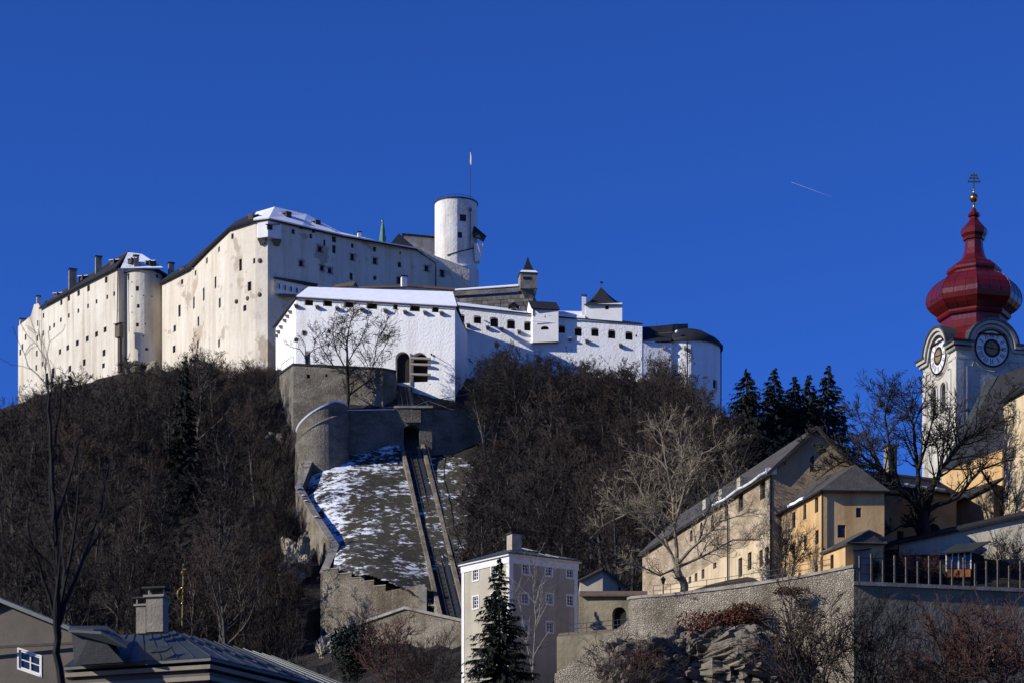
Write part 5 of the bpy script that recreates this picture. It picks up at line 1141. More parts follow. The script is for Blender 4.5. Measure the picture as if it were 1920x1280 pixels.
for dz, ex, mt in ((-.06,.02,'zinc'),(-.3,.2,'dim_cornice'),(-.62,.42,'taupe_wall'),(-.8,.34,'dim_cornice')):
    mb = MB(); th = .2 if dz < -.1 else .12
    a, b_, c = e0+Vector((0,ex,0)), e1+Vector((-.1*ex*3,ex*1.3,0)), e2+Vector((-ex,ex,0))
    mb.hexa([a+Vector((0,0,dz-th)), b_+Vector((0,0,dz-th)), b_+Vector((0,1,dz-th)), a+Vector((0,1,dz-th)), a+Vector((0,0,dz)), b_+Vector((0,0,dz)), b_+Vector((0,1,dz)), a+Vector((0,1,dz))])
    mb.hexa([b_+Vector((0.002,0,dz-th)), c+Vector((0,0,dz-th)), c+Vector((-.6,.8,dz-th)), b_+Vector((-.3,1,dz-th)), b_+Vector((0.002,0,dz)), c+Vector((0,0,dz)), c+Vector((-.6,.8,dz)), b_+Vector((-.3,1,dz))])
    mb.build('cornice_moulding', mt, t)
c0_ = W(295,1153,114.8); mb = MB(); mb.box((c0_.x,c0_.y,c0_.z), (.85,.7,1.65), -.25); o = mb.build('chimney', 'dim_brick', t)
mb = MB(); mb.box((c0_.x-.02,c0_.y,c0_.z+.88), (1.05,.9,.11), -.25); mb.build('chimney_cap', 'concrete', o)
for sx, sy in ((-.35,-.28),(.35,-.28),(.35,.28),(-.35,.28)): mb = MB(); mb.box((c0_.x+sx,c0_.y+sy,c0_.z+1.08), (.07,.07,.3), -.25); mb.build('cap_post', 'concrete', o)
mb = MB(); mb.box((c0_.x,c0_.y,c0_.z+1.27), (1.2,1.0,.08), -.25); mb.build('cap_plate', 'slate', o)
c1_ = W(268,1155,116); mb = MB(); mb.box((c1_.x,c1_.y,c1_.z-.2), (.5,.5,1.3), -.25); o = mb.build('chimney', 'dim_brick', t)
mb = MB(); mb.box((c1_.x,c1_.y,c1_.z+.52), (.7,.65,.09), -.25); mb.build('chimney_cap', 'concrete', o)
for sx in (-.25,.25): mb = MB(); mb.box((c1_.x+sx,c1_.y-.2,c1_.z+.7), (.06,.06,.26), -.25); mb.build('cap_post', 'concrete', o)
mb = MB(); mb.box((c1_.x,c1_.y,c1_.z+.87), (.8,.7,.07), -.25); mb.build('cap_plate', 'slate', o)
mb = MB(); mb.hexa([W(140,1246,111.5), W(232,1240,110.6), W(205,1222,115), W(140,1222,116), W(133,1176,111.5), W(175,1179,110.9), W(205,1181,115), W(140,1180,116)]); o = mb.build('dormer', 'slate', t)  # dark slate box over the dark area of the seamed roof
mb = MB(); mb.slab([W(128,1179,111), W(190,1183,110.4), W(238,1210,110.4), W(242,1202,114), W(200,1172,116), W(132,1172,116)], .12); mb.build('dormer_roof', 'zinc', o)
mb = MB(); c = W(298,1222,110.9); mb.slab([c+Vector((-.35,-.1,0)), c+Vector((.3,-.15,.05)), c+Vector((.55,.5,.38)), c+Vector((-.05,.5,.38))], .08); mb.build('skylight', 'dark_metal', t)
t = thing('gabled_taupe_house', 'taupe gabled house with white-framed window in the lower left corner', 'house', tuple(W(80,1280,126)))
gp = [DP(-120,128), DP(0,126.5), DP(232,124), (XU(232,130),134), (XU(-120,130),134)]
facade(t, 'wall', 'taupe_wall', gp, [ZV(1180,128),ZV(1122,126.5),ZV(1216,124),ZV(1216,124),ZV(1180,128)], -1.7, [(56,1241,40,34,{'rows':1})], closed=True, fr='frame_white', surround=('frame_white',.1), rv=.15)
mb = MB(); mb.slab([W(-4,1119,125.9), W(238,1217,123.4), W(238,1214,134), W(-4,1117,134)], .2); mb.slab([W(-130,1184,127.5), W(-4,1119,125.9), W(-4,1117,134), W(-130,1182,134)], .2); mb.build('roof', 'zinc', t)
mb = MB(); mb.tube([W(-100,1217,126.8), W(140,1205,124.6)], .09, 4); mb.build('string_course', 'frame_dark', t)
t = thing('gilded_finial', 'thin gilded ornamental finial cross above the seamed metal roof', 'finial', tuple(W(343,1172,118)))
mb = MB(); mb.tube([W(341.5,1172,118), W(344,1056,118)], .03, 5)
for v in (1062,1069,1076,1100,1112,1130,1160): mb.lathe([(.01,-.09),(.1,0),(.01,.09)], W(341.5+(1172-v)*.02,v,118), 8)
mb.build('stem', 'gold', t); mb = MB(); c = W(345,1113,118)
mb.tube([c+Vector((.32*math.cos(k*R(30)),0,.32*math.sin(k*R(30)))) for k in range(10)], .045, 5)
mb.tube([W(340,1073,118), W(348,1066,118)], .05, 5); mb.build('scroll', 'gold', t)
t = thing('street_lamp', 'black lantern street lamp beside the pale plane tree', 'street lamp', tuple(W(1243.5,1118,204)))
mb = MB(); mb.tube([W(1243.5,1120,204), W(1243.5,1094,204)], [.07,.045], 8); mb.build('post', 'iron', t)
c = W(1243.5,1089,204); mb = MB(); mb.lathe([(.1,-.22),(.2,.16)], c, 6); mb.build('lantern', 'glass', t)
mb = MB(); mb.lathe([(.27,.16),(.2,.24),(.09,.36),(.02,.45)], c, 6); mb.build('lantern_hood', 'iron', t)
t = thing('terrace_railing', 'thin railing along the terrace edge below the convent building', 'railing', tuple(W(1340,1105,199.5)))
pr_ = [W(1225,1118,203.4), W(1290,1112,201.2), W(1360,1103,199), W(1430,1093,196.6), W(1500,1081,194.3), W(1560,1069,192.3)]
for a, b_ in zip(pr_, pr_[1:]):
    for k in range(2): mb = MB(); p = a.lerp(b_, k/2); mb.tube([p-Vector((0,0,.2)), p+Vector((0,0,.95))], .03, 4); mb.build('post', 'iron', t)
for hh in (.5, .95): mb = MB(); mb.tube([p+Vector((0,0,hh)) for p in pr_], .025, 4); mb.build('rail', 'iron', t)
# high aircraft trail
t = thing('contrail', 'short faint white aircraft trail in the blue sky', 'contrail', tuple(W(1520,355,20000)))
mb = MB(); mb.tube([W(1484,342,20000), W(1520,355,20000), W(1558,369,20000)], [1.5, 1.2, .4], 6); mb.build('vapour_streak', 'smooth_white', t)
# ------------------------------------------------------------------ vegetation
from mathutils import noise as mnoise
def rvec(r): return Vector((r.gauss(0,1), r.gauss(0,1), r.gauss(0,1)))
def grow(mt, mc, p, d, L, r, lev, rg, pr):
    n = pr['segs'][lev]; pts = [p.copy()]; q = p.copy(); dd = d.copy()
    for i in range(n):
        dd = (dd+rvec(rg)*pr['wob'][lev]+Vector((0,0,1))*pr['up'][lev]).normalized(); q = q+dd*(L/n); pts.append(q.copy())
    rad = [max(pr['rmin'], r*(1-.8*i/n)) for i in range(n+1)]
    (mt if lev <= pr.get('tl', 1) else mc).tube(pts, rad, 6 if lev == 0 else (4 if lev == 1 else 3), cap=False)
    spawn(mt, mc, pts, rad, L, lev, rg, pr)
def spawn(mt, mc, pts, rad, L, lev, rg, pr, t0=None, nch=None):
    if lev >= pr['max']: return
    n = len(pts)-1
    for k in range(nch if nch is not None else pr['nch'][lev]):
        f = rg.uniform(pr['t0'][lev] if t0 is None else t0, .98)*n; i = min(int(f), n-1); a = pts[i].lerp(pts[i+1], f-i)
        d = (pts[i+1]-pts[i]).normalized(); ax = d.orthogonal().normalized(); ax = Matrix.Rotation(rg.uniform(0, 2*math.pi), 3, d) @ ax
        nd = Matrix.Rotation(R(rg.uniform(*pr['ang'])), 3, ax) @ d
        if nd.z < -.3: nd.z *= -.5; nd.normalize()
        ri = rad[i]*(1-(f-i))+rad[i+1]*(f-i)
        grow(mt, mc, a, nd, L*pr['ratio'][lev]*rg.uniform(.6, 1.15)*(1.15-.5*f/n), max(pr['rmin'], ri*.6), lev+1, rg, pr)
WOOD = dict(segs=[8,5,4,3,2], wob=[.045,.14,.18,.22,.25], up=[.08,.14,.09,.05,.03], nch=[14,7,5,3], t0=[.34,.2,.15,.1], ang=(28,62), ratio=[.48,.55,.55,.55], rmin=.016, max=4)
BUSH = dict(segs=[4,4,3,2], wob=[.15,.2,.22,.25], up=[.1,.1,.06,.03], nch=[7,5,4], t0=[.1,.1,.1], ang=(20,55), ratio=[.7,.6,.55], rmin=.014, max=3, tl=0)
def wood_proto(seed, Hh):
    rg = random.Random(seed); a, b_ = MB(), MB()
    grow(a, b_, Vector((0,0,-.6)), Vector((rg.gauss(0,.06),rg.gauss(0,.06),1)).normalized(), Hh, Hh*.016+.05, 0, rg, WOOD)
    return a, b_
def bush_proto(seed, Hh, stems=7):
    rg = random.Random(seed); a, b_ = MB(), MB()
    for k in range(stems):
        az = 2*math.pi*(k+rg.random())/stems; d = Vector((math.cos(az)*.55, math.sin(az)*.55, 1)).normalized()
        grow(a, b_, Vector((math.cos(az)*.15,math.sin(az)*.15,-.3)), d, Hh*rg.uniform(.7,1.05), .045, 0, rg, BUSH)
    return a, b_
protos = []
for s in range(6):
    a, b_ = wood_proto(100+s, 10.0); protos.append((a.mesh('trunk', 'bark'), b_.mesh('crown', 'twig')))
bushes = []
for s in range(4):
    a, b_ = bush_proto(200+s, 4.0); bushes.append((a.mesh('stems', 'bark'), b_.mesh('twigs', 'twig'), b_.mesh('twigs', 'red_twig')))
def place_tree(pm, x, y, z, s, rz, label, group, name='bare_tree', cat='tree', names=('trunk','crown'), sz=1.0):
    o = bpy.data.objects.new(name, None); C.objects.link(o); o.location = (x, y, z); o.rotation_euler = (0, 0, rz); o.scale = (s*sz, s*sz, s)
    tag(o, label, cat, group)
    for me_, nm in zip(pm, names):
        c = bpy.data.objects.new(nm, me_); C.objects.link(c); c.parent = o
    return o
# tree line above which no crown of the hillside wood may rise (photograph pixels)
TL = [(-400,760),(0,768),(40,735),(90,712),(150,722),(220,694),(300,694),(345,672),(385,656),(415,686),(460,676),(520,688),(527,772),(545,800),(560,900),(600,1090),(640,1130),
      (868,1000),(872,712),(900,668),(935,652),(1000,676),(1090,690),(1180,704),(1250,690),(1290,694),(1348,768),(1380,800),(1600,840)]
def tline(u):
    for (a, va), (b_, vb) in zip(TL, TL[1:]):
        if a <= u <= b_: return va+(vb-va)*(u-a)/(b_-a)
    return 800
rg = random.Random(42)
cand = []
tries = 0
def ok_spot(x, y, u, v):
    if y < 262: return False
    if 296 < u < 398 and y < 366 and v < 1090: return False
    if inside(x, y, mpoly): return False
    if 548 < u < 875 and v < 1110: return False
    if 522 < u <= 548 and v < 800: return False          # bastions, meadow and track stay open
    if 560 < u < 905 and v < 1500: return False
    if u < 560: return y < 424 and v > tline(u)+12
    if u > 1180 and y < 268: return False
    return u < 1420 and v > tline(u)+18 and y < 379
NT = 0; slots = []
while NT < 275 and tries < 60000:
    tries += 1
    left = rg.random() < .56
    y = rg.uniform(285, 424) if left else (rg.uniform(268, 376) if rg.random() < .6 else rg.uniform(352, 378))
    x = rg.uniform(-112, -24) if left else rg.uniform(-8, 36)
    z = T(x, y); u = 960+x/y*F; v = HZ-z/y*F
    if v > 1330 or u < -60 or not ok_spot(x, y, u, v): continue
    if any((x-a)**2+(y-b_)**2 < 5.0 for a, b_ in slots): continue
    top = min(tline(u-20), tline(u+20), tline(u)) if True else 0
    top = max(tline(u-22), tline(u), tline(u+22))-rg.uniform(-14, 8)
    hmax = (v-top)*y/F
    if hmax < 2.6: continue
    hgt = min(rg.uniform(9, 18.5), hmax)
    if left and u > 490: hgt = min(hgt, rg.uniform(3.2, 5.0))
    if not left and v < 800: hgt = hmax
    slots.append((x, y)); NT += 1
    if hgt < 5.2:
        pm = rg.choice(bushes); red = left and 330 < u < 540 and v < 850
        place_tree((pm[0], pm[2] if red or rg.random() < .12 else pm[1]), x, y, z, hgt/4.2, rg.uniform(0, 6.28), 'reddish bare shrub under the palace walls' if red else 'small bare shrub along the upper edge of the hillside wood', 'reddish shrubs under the palace' if red else 'shrubs at the wood edge', 'bare_shrub', 'shrub', ('stems','twigs'), .95)
    else:
        side_ = 'left of the meadow' if left else 'right of the meadow'
        place_tree(rg.choice(protos), x, y, z, hgt/10.3, rg.uniform(0, 6.28), 'bare brown tree in the dense hillside wood '+side_, 'bare trees of the hillside wood '+side_, sz=rg.uniform(.8, 1.1))
# dense undergrowth between the trunks
mb = MB(); cnt = 0
gxs = np.array([(rg.uniform(-115,-22), rg.uniform(285,426)) for _ in range(8000)]+[(rg.uniform(-9,38), rg.uniform(266,378)) for _ in range(4000)]+[(rg.uniform(-50,-24), rg.uniform(296,400)) for _ in range(6000)])
gzs = TZ(gxs[:,0], gxs[:,1])
for (x, y), z in zip(gxs, gzs):
    u = 960+x/y*F; v = HZ-z/y*F
    if v > 1320 or not ok_spot(x, y, u, v): continue
    hmax = min(3.4, (v-tline(u)+4)*y/F)
    if hmax < .6: continue
    for k in range(4):
        d = Vector((rg.gauss(0,.45), rg.gauss(0,.45), 1)).normalized(); L = rg.uniform(.5, 1)*hmax; p = Vector((x+rg.gauss(0,.5), y+rg.gauss(0,.5), z-.2)); s = Vector((rg.gauss(0,1), rg.gauss(0,1), 0)).normalized()*rg.uniform(.03,.06)
        m_ = p+d*L*.5+rvec(rg)*.15; e_ = p+d*L+rvec(rg)*.35
        b0 = len(mb.v); mb.v += [tuple(p-s), tuple(p+s), tuple(m_+s*.7), tuple(m_-s*.7), tuple(e_), tuple(m_+rvec(rg)*.6)]
        mb.f += [[b0,b0+1,b0+2,b0+3],[b0+3,b0+2,b0+4],[b0+3,b0+2,b0+5]]; mb.m += [0,0,0]
tag(mb.build('undergrowth', 'twig'), 'tangled brown undergrowth covering the hillside between the bare trees', 'undergrowth', kind='stuff')

# conifers
def conifer(seed, Hh, Rb, nwh, droop=.35, dens=10, slim=1.0, quad=.34):
    rg = random.Random(seed); tr, cr = MB(), MB()
    tr.tube([Vector((0,0,-.8)), Vector((0,0,Hh*.5)), Vector((0,0,Hh))], [Hh*.018, Hh*.011, .02], 7)
    for i in range(nwh):
        f = i/(nwh-1); z = Hh*(.06+.93*f)+rg.uniform(-.03,.03)*Hh*(1-f); rr = Rb*((1-f)**.8)*slim+.12; nb = max(5, int(14*(1-f)+5))
        for k in range(nb):
            az = rg.uniform(0, 2*math.pi); L = rr*rg.uniform(.42, 1.14); dr = droop*rg.uniform(.3,1.9)
            b0 = Vector((0,0,z+rg.gauss(0,.022)*Hh*(1-.6*f))); dirv = Vector((math.cos(az), math.sin(az), 0))
            P = [b0, b0+dirv*L*.5+Vector((0,0,-dr*L*.2)), b0+dirv*L+Vector((0,0,-dr*L*.55+.1*L))]
            tr.tube(P, [.035,.025,.01], 3, cap=False)
            for j in range(int(dens*1.9)):
                t_ = rg.uniform(.12, 1); c = P[0].lerp(P[1], t_*2) if t_ < .5 else P[1].lerp(P[2], t_*2-1)
                q = quad*.62*rg.uniform(.6,1.35)*(.6+.6*(1-f)); a = Vector((rg.gauss(0,1), rg.gauss(0,1), -.4)).normalized(); s = dirv*q*.9+a*q*.3; w_ = Vector((-dirv.y, dirv.x, rg.uniform(-.5,.5)))*q*.38; hang = Vector((0,0,-q*rg.uniform(.3,1.5)))
                cr.add([c-w_*.4, c+w_*.4, c+s*.6+w_+hang*.5, c+s+hang, c+s*.6-w_+hang*.5], [(0,1,2,3,4)])
    return tr, cr
def put_conifer(name, label, u, vb, vt, Y, seed, Rb, nwh, slim=1.0, dens=10, quad=.34, group=None, base=None, lean=0, cat='tree'):
    x = XU(u, Y); zb_ = ZV(vb, Y); Hh = ZV(vt, Y)-zb_
    tr, cr = conifer(seed, Hh, Rb, nwh, dens=dens, slim=slim, quad=quad)
    t = thing(name, label, cat, (x, Y, zb_), group, rotz=seed, local=True); t.rotation_euler.x = lean
    tr.build('trunk', 'bark', t); cr.build('crown', 'needles', t); return t
put_conifer('fir_tree', 'tall dark fir rising from the wood below the left palace wall', 347, 985, 666, 363, 1, 3.9, 54, 1, 14, .62)
put_conifer('fir_tree', 'small dark fir against the far left palace wall foot', 132, 800, 704, 405, 2, 3.6, 22, 1, 12, .6)
for i, (u, vb, vt, Rb, lb) in enumerate(((1400,870,692,4.3,'leftmost of the dark firs right of the round bastion'),(1452,870,690,4.2,'second dark fir from the left beyond the convent roof'),(1490,880,706,3.6,'shorter third fir in the group beyond the convent roof'),(1517,880,702,3.4,'slim fourth fir in the group beyond the convent roof'),(1553,890,683,4.4,'tallest rightmost fir in the group beyond the convent roof'))):
    put_conifer('fir_tree', lb, u, vb, vt, 296+i*3, 11+i, Rb*1.25, 34, 1, 14, .62, 'firs beyond the convent roof')
put_conifer('spruce_tree', 'dark spruce with drooping boughs in front of the beige house', 936, 1330, 1046, 226, 21, 4.2, 44, 1, 24, .42)
# rounded yews
def yew(label, u, vc, ru, rv_, Y, seed, mt='needles', name='yew_bush', cat='bush', n=2600, leaf=.3):
    rg = random.Random(seed); c = W(u, vc, Y); a, b_ = ru*Y/F, rv_*Y/F; mb, st = MB(), MB(); n = n*2 if mt == 'needles' else n
    lobes = [(rvec(rg).normalized()*rg.uniform(.3,.75), rg.uniform(.35,.6)) for _ in range(9)]
    for k in range(n):
        lc, lr = rg.choice(lobes); d = rvec(rg).normalized(); p = lc+d*lr*rg.uniform(.55,1.05)
        q = Vector((c.x+p.x*a, c.y+p.y*a*.9, c.z+p.z*b_)); s = rvec(rg).normalized()*leaf*rg.uniform(.5,1.2); w_ = s.orthogonal().normalized()*leaf*.35
        mb.add([q-w_, q+w_, q+s+w_*.3, q+s-w_*.3], [(0,1,2,3)])
    for k in range(8):
        lc, lr = rg.choice(lobes); st.tube([Vector((c.x,c.y,c.z-b_*1.3)), Vector((c.x+lc.x*a*.5,c.y+lc.y*a*.5,c.z+lc.z*b_*.3-b_*.2)), Vector((c.x+lc.x*a,c.y+lc.y*a,c.z+lc.z*b_))], [.1,.06,.03], 4)
    t = thing(name, label, cat, (c.x, c.y, c.z-b_*1.2)); st.build('stems', 'bark', t); mb.build('foliage', mt, t); return t
yew('dark bushy yew below the stepped meadow wall', 668, 1215, 52, 62, 262, 31)
yew('rust red creeper mound hanging over the sunlit terrace wall', 1345, 1158, 88, 34, 195.5, 32, 'dry_leaves', 'creeper_mound', 'creeper', 5200, .2)
yew('second rust red creeper tuft below the terrace wall at the rock', 1215, 1240, 45, 22, 192, 33, 'dry_leaves', 'creeper_mound', 'creeper', 900, .16)
yew('narrow brown creeper band along the top of the sunlit wall', 1490, 1108, 40, 8, 192, 34, 'dry_leaves', 'creeper_mound', 'creeper', 1200, .14)
# bushes close in front of the retaining walls
for k, (u, v, Y, s, pi_, lb, red) in enumerate(((1520,1320,178,2.05,0,'dense bare bush in front of the rock and retaining wall',0),(1620,1330,178,1.7,1,'dark bare bush left of the corner below the garden wall',0),(1800,1330,176,1.85,2,'reddish bare bush below the shaded garden wall',1),
        (1900,1330,174,1.7,3,'bare bush at the lower right picture corner',1),(1720,1345,175,1.3,0,'low bare bush at the foot of the shaded garden wall',1),(735,1300,255,1.8,1,'brown bare bush right of the dark yew',1),(800,1310,252,1.5,2,'bare bush between yew and beige house',0),
        (1180,1310,186,1.1,3,'thin bare bush on the grey rock face',0),(1640,1092,193,.55,0,'twiggy climber on the pier end of the garden fence',1),(1700,1092,194.2,.6,1,'twiggy climber behind the middle fence posts',1),(1740,1092,195,.55,2,'twiggy climber left of the garden shed',1),(1880,1095,196.5,1.0,3,'tall bare shrub right of the garden shed',0),(1475,1085,196.5,.95,1,'bare shrub against the ochre house corner',0))):
    pm = bushes[pi_]; p = W(u, v, Y); place_tree((pm[0], pm[2] if red else pm[1]), p.x, p.y, p.z, s, k*1.3, lb, None, 'bare_shrub', 'shrub', ('stems','twigs'))
# trees with limbs of their own
CUS = dict(segs=[6,6,5,4,3], wob=[.1,.16,.2,.22,.25], up=[.05,.07,.06,.04,.02], nch=[6,7,6,5], t0=[.15,.15,.12,.1], ang=(25,65), ratio=[.55,.5,.52,.55], rmin=.013, max=4, tl=2)
def limb_tree(name, label, base, limbs, Y, seed, bark, twig, prm=None, fill=9, cat='tree'):
    """limbs: list of (photograph pixel path, start radius, end radius, depth drift in metres)"""
    rg = random.Random(seed); a, b_ = MB(), MB(); pr = dict(CUS); pr.update(prm or {})
    t = thing(name, label, cat, tuple(W(*base, Y)))
    for path_, r0_, r1_, dr in limbs:
        k = len(path_)-1; pts = [W(u, v, Y+dr*(i/k if k else 0)) for i, (u, v) in enumerate(path_)]
        fine = []
        for i in range(k):
            for j in range(3):
                p = pts[i].lerp(pts[i+1], j/3)
                if i+j: p += rvec(rg)*r0_*.25
                fine.append(p)
        fine.append(pts[-1]); n_ = len(fine)-1; rad = [r0_+(r1_-r0_)*(i/n_)**.8 for i in range(n_+1)]
        a.tube(fine, rad, 8 if r0_ > .12 else 5)
        L = sum((fine[i+1]-fine[i]).length for i in range(n_))
        if fill: spawn(a, b_, fine, rad, L, 1, rg, pr, .22, max(3, int(fill*L/5)))
    a.build('trunk', bark, t); b_.build('crown', twig, t); return t
limb_tree('plane_tree', 'large pale bare plane tree with spreading limbs before the convent building', (1283,1120), [
    ([(1285,1122),(1278,1090),(1268,1062)], .36, .30, 0), ([(1268,1064),(1238,1078),(1205,1062),(1150,1052)], .12, .03, -2), ([(1268,1062),(1265,990),(1260,925),(1247,855),(1236,800)], .19, .03, 1),
    ([(1266,1055),(1248,1010),(1225,960),(1200,915),(1178,870)], .14, .03, 2), ([(1272,1055),(1310,1015),(1352,978),(1405,958)], .16, .03, -2), ([(1272,1062),(1318,1042),(1375,1012),(1425,1012)], .13, .03, 2),
    ([(1264,985),(1288,905),(1318,850),(1355,828)], .14, .03, -2), ([(1258,1035),(1220,992),(1170,950),(1122,928)], .12, .03, -1), ([(1262,930),(1280,860),(1275,800)], .1, .03, 2), ([(1225,960),(1180,960),(1130,985),(1105,1010)], .1, .03, 1), ([(1310,1015),(1340,930),(1370,880)], .1, .03, 1)], 201, 51, 'pale_bark', 'pale_bark', {'ratio':[.5,.42,.5,.52],'nch':[5,6,5,4],'rmin':.013}, 13)
limb_tree('spreading_tree', 'big dark bare tree with mistletoe in front of the bell tower', (1737,1016), [
    ([(1742,1085),(1739,1020),(1733,975),(1722,935)], .55, .4, 0), ([(1728,955),(1690,918),(1650,875),(1612,852),(1568,832)], .3, .05, -2), ([(1724,940),(1722,880),(1712,800),(1688,735)], .28, .04, 1),
    ([(1733,970),(1745,930),(1765,880),(1800,832),(1850,800),(1890,788)], .3, .05, 2), ([(1742,955),(1795,930),(1840,880),(1900,862)], .24, .05, -2), ([(1700,928),(1650,920),(1602,930),(1562,962)], .2, .04, -2),
    ([(1722,880),(1740,820),(1758,758)], .16, .03, 2), ([(1655,880),(1625,820),(1605,765)], .14, .03, 2), ([(1690,918),(1670,850),(1660,780),(1668,730)], .16, .03, -1), ([(1765,880),(1770,820),(1790,770)], .12, .03, -1), ([(1650,920),(1610,960),(1590,1000)], .1, .03, 1), ([(1602,930),(1560,945),(1520,985)], .09, .03, -1), ([(1612,852),(1570,870),(1530,900)], .09, .03, -1), ([(1568,832),(1530,815),(1505,825)], .06, .02, 1), ([(1735,985),(1690,985),(1650,1005),(1625,1030)], .12, .03, -1), ([(1840,880),(1870,930),(1890,975)], .1, .03, -1), ([(1850,800),(1880,750),(1905,720)], .08, .02, 1), ([(1712,800),(1735,745),(1738,705)], .08, .02, -1)], 202.4, 52, 'dark_bark', 'dark_bark', {'ratio':[.5,.45,.5,.52],'nch':[5,7,6,4],'rmin':.02}, 13)
limb_tree('forked_tree', 'bare forked tree standing before the white bastion', (652,762), [
    ([(652,775),(653,735),(651,690)], .3, .22, 0), ([(651,692),(650,645),(657,605),(664,582)], .2, .03, 1), ([(651,695),(632,662),(624,622),(628,600)], .13, .03, -1), ([(655,740),(690,712),(701,682),(706,645),(716,606)], .17, .03, -1.5),
    ([(650,702),(625,686),(605,655),(592,622)], .12, .03, 1), ([(652,680),(675,640),(690,605)], .1, .03, 1), ([(701,682),(722,650),(733,622)], .08, .02, .5), ([(650,660),(640,625),(648,592)], .09, .02, .5)], 362.5, 53, 'dark_bark', 'dark_bark', {'ratio':[.5,.45,.5,.5],'rmin':.026,'nch':[5,7,5,3]}, 11)
limb_tree('crooked_tree', 'small crooked bare tree with mistletoe on the rubble terrace', (575,683), [
    ([(575,686),(573,670)], .13, .11, 0), ([(573,670),(562,655),(545,650),(535,645)], .09, .03, .5), ([(573,670),(572,645),(563,630)], .09, .03, -.5), ([(573,670),(588,655),(592,635),(603,622)], .09, .03, .5), ([(588,655),(605,648),(617,645)], .06, .02, -.5)], 367.5, 54, 'dark_bark', 'dark_bark', {'ratio':[.5,.5,.5,.5],'rmin':.018,'nch':[5,5,4,2],'max':3}, 9)
limb_tree('slender_tree', 'dark slender bare tree in the left foreground before the hillside', (116,1330), [
    ([(118,1380),(113,1250),(111,1160),(104,1000),(98,860),(92,770),(88,700)], .10, .02, 0), ([(112,1170),(150,1060),(188,955),(206,862)], .05, .01, .4), ([(112,1180),(82,1085),(56,1005),(48,930)], .05, .01, -.3), ([(104,985),(135,880),(150,820),(170,800)], .035, .008, .2),
    ([(111,1150),(140,1010),(148,900),(160,810)], .04, .008, -.3), ([(98,860),(112,770),(116,715)], .025, .006, .1), ([(100,900),(78,840),(60,800)], .022, .006, .2), ([(150,1060),(180,1010),(215,960),(228,900)], .028, .006, 0), ([(82,1085),(60,1060),(20,1020)], .025, .006, 0)], 46, 55, 'black_bark', 'black_bark', {'ratio':[.5,.32,.5,.5],'rmin':.006,'nch':[3,4,3,2],'up':[.1,.16,.14,.1,.1],'max':3,'ang':(18,45)}, 7)
limb_tree('birch_tree', 'thin pale birch in front of the beige house shaded wall', (998,1330), [
    ([(998,1340),(1000,1240),(1004,1160),(1000,1100),(1002,1060)], .09, .015, 0), ([(998,1260),(985,1190),(975,1130),(962,1100)], .055, .012, .5), ([(1000,1230),(978,1190),(950,1160)], .04, .01, -.5), ([(1004,1165),(1015,1120),(1018,1085)], .035, .01, .3)], 231, 56, 'birch_bark', 'red_twig', {'ratio':[.5,.35,.5,.5],'rmin':.009,'nch':[4,4,3,2],'max':3}, 9)
# mistletoe balls
for k, (u, v, rr, Y, lb) in enumerate(((1652,757,8,201.5,'upper left mistletoe ball in the big dark tree'),(1666,770,8,202,'mistletoe ball close beside the upper left one in the dark tree'),(1708,766,6,203,'small mistletoe ball beside the bell tower edge'),(1540,842,9,201,'leftmost mistletoe ball near the convent gable'),(1757,900,9,201.5,'low mistletoe ball in the middle of the dark tree'),
        (571,625,6,367.5,'upper mistletoe ball in the crooked terrace tree'),(555,637,5,367.5,'lower left mistletoe ball in the crooked terrace tree'),(617,621,4,362.5,'small mistletoe ball at the left of the forked tree'),(931,646,6,362,'mistletoe ball in the wood before the gallery wall'))):
    rg = random.Random(70+k); c = W(u, v, Y); r_ = rr*Y/F; mb, st = MB(), MB()
    for j in range(260):
        d = rvec(rg).normalized(); p = c+d*r_*rg.uniform(.25,.9); s = (d+rvec(rg)*.5).normalized()*r_*.35; w_ = s.orthogonal().normalized()*r_*.06; mb.add([p-w_, p+w_, p+s+w_, p+s-w_], [(0,1,2,3)])
    for j in range(20): d = rvec(rg).normalized(); st.tube([c, c+d*r_*.8], r_*.03, 3)
    t = thing('mistletoe', lb, 'mistletoe', tuple(c)); st.build('stems', 'bark', t); mb.build('leaves', 'mistletoe_green', t)

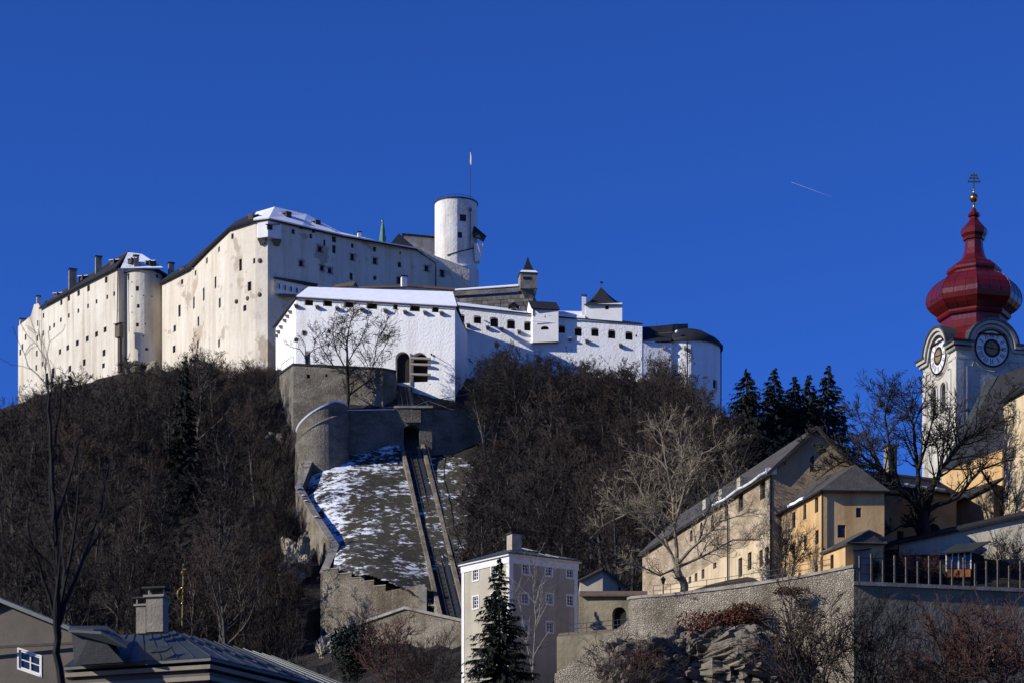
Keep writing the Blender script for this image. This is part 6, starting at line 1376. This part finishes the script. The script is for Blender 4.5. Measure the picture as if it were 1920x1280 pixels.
# ------------------------------------------------------------------ rock faces
def rock(label, u, vc, ru, rv_, Y, dep, seed, mt, name='rock_outcrop', res=(90,64), amp=.35):
    c = W(u, vc, Y); a, b_ = ru*Y/F, rv_*Y/F; mb = MB(); nu, nv = res; off = Vector((seed*13.7, seed*5.1, seed*2.3))
    for j in range(nv+1):
        ph = -math.pi/2+math.pi*j/nv
        for i in range(nu):
            th = 2*math.pi*i/nu; cx_, sx_ = math.cos(th), math.sin(th); ex = .55
            d = Vector((math.copysign(abs(cx_)**ex, cx_)*abs(math.cos(ph))**.5, math.copysign(abs(sx_)**ex, sx_)*abs(math.cos(ph))**.5, math.copysign(abs(math.sin(ph))**.7, math.sin(ph))))
            p = Vector((d.x*a, d.y*dep, d.z*b_)); q = (p+off)
            dist, fp = mnoise.voronoi(Vector((q.x*.42, q.y*.42, q.z*.30)))
            d2, fp2 = mnoise.voronoi(q*1.05)
            k = 1+amp*(.8*mnoise.fractal(q*.13, 1.0, 2.1, 3)+.75*(mnoise.cell(fp[0]*9.7)-.4)-.35*max(0, 1-(dist[1]-dist[0])*7)+.28*(mnoise.cell(fp2[0]*7.3)-.5)-.16*max(0, 1-(d2[1]-d2[0])*6)+.1*mnoise.noise(q*3))
            mb.v.append((c.x+p.x*k, c.y+p.y*k, c.z+p.z*k))
    for j in range(nv):
        for i in range(nu): mb.f.append([j*nu+i, j*nu+(i+1) % nu, (j+1)*nu+(i+1) % nu, (j+1)*nu+i]); mb.m.append(0)
    o = mb.build(name, mt); return tag(o, label, 'rock')
rock('grey craggy rock face under the sunlit terrace wall', 1325, 1262, 190, 80, 199, 7, 1, 'rock', res=(240,120), amp=.26)
rock('grey rock shoulder at the foot of the curved terrace wall end', 1190, 1270, 70, 60, 202, 5, 2, 'rock', amp=.3)
rock('pale sunlit cliff left of the zigzag meadow wall', 552, 1090, 36, 95, 322, 4, 3, 'cliff', res=(150,130), amp=.42)
rock('narrow pale cliff below the stepped wall beside the yew', 615, 1245, 30, 55, 290, 3, 4, 'cliff', amp=.4)
rock('small pale crag in the wood beside the tall fir', 376, 850, 8, 26, 381, 2, 5, 'cliff', amp=.5)
rock('pale crag beside the round stone bastion in the wood', 515, 835, 18, 18, 368, 2, 6, 'cliff', amp=.5)
rock('pale rocks under the palace wall beside reddish shrubs', 388, 700, 20, 20, 411, 2.5, 7, 'cliff', amp=.45)
rock('pale rocks at the foot of the round corner turret', 262, 694, 32, 15, 428, 2.5, 8, 'cliff', amp=.45)
rock('small pale crag low in the wood under the tall fir', 372, 930, 7, 14, 369, 1.5, 9, 'cliff', amp=.5)
rock('grey boulders at the right foot of the garden wall', 1880, 1235, 40, 28, 184, 2.5, 10, 'rock', amp=.4)
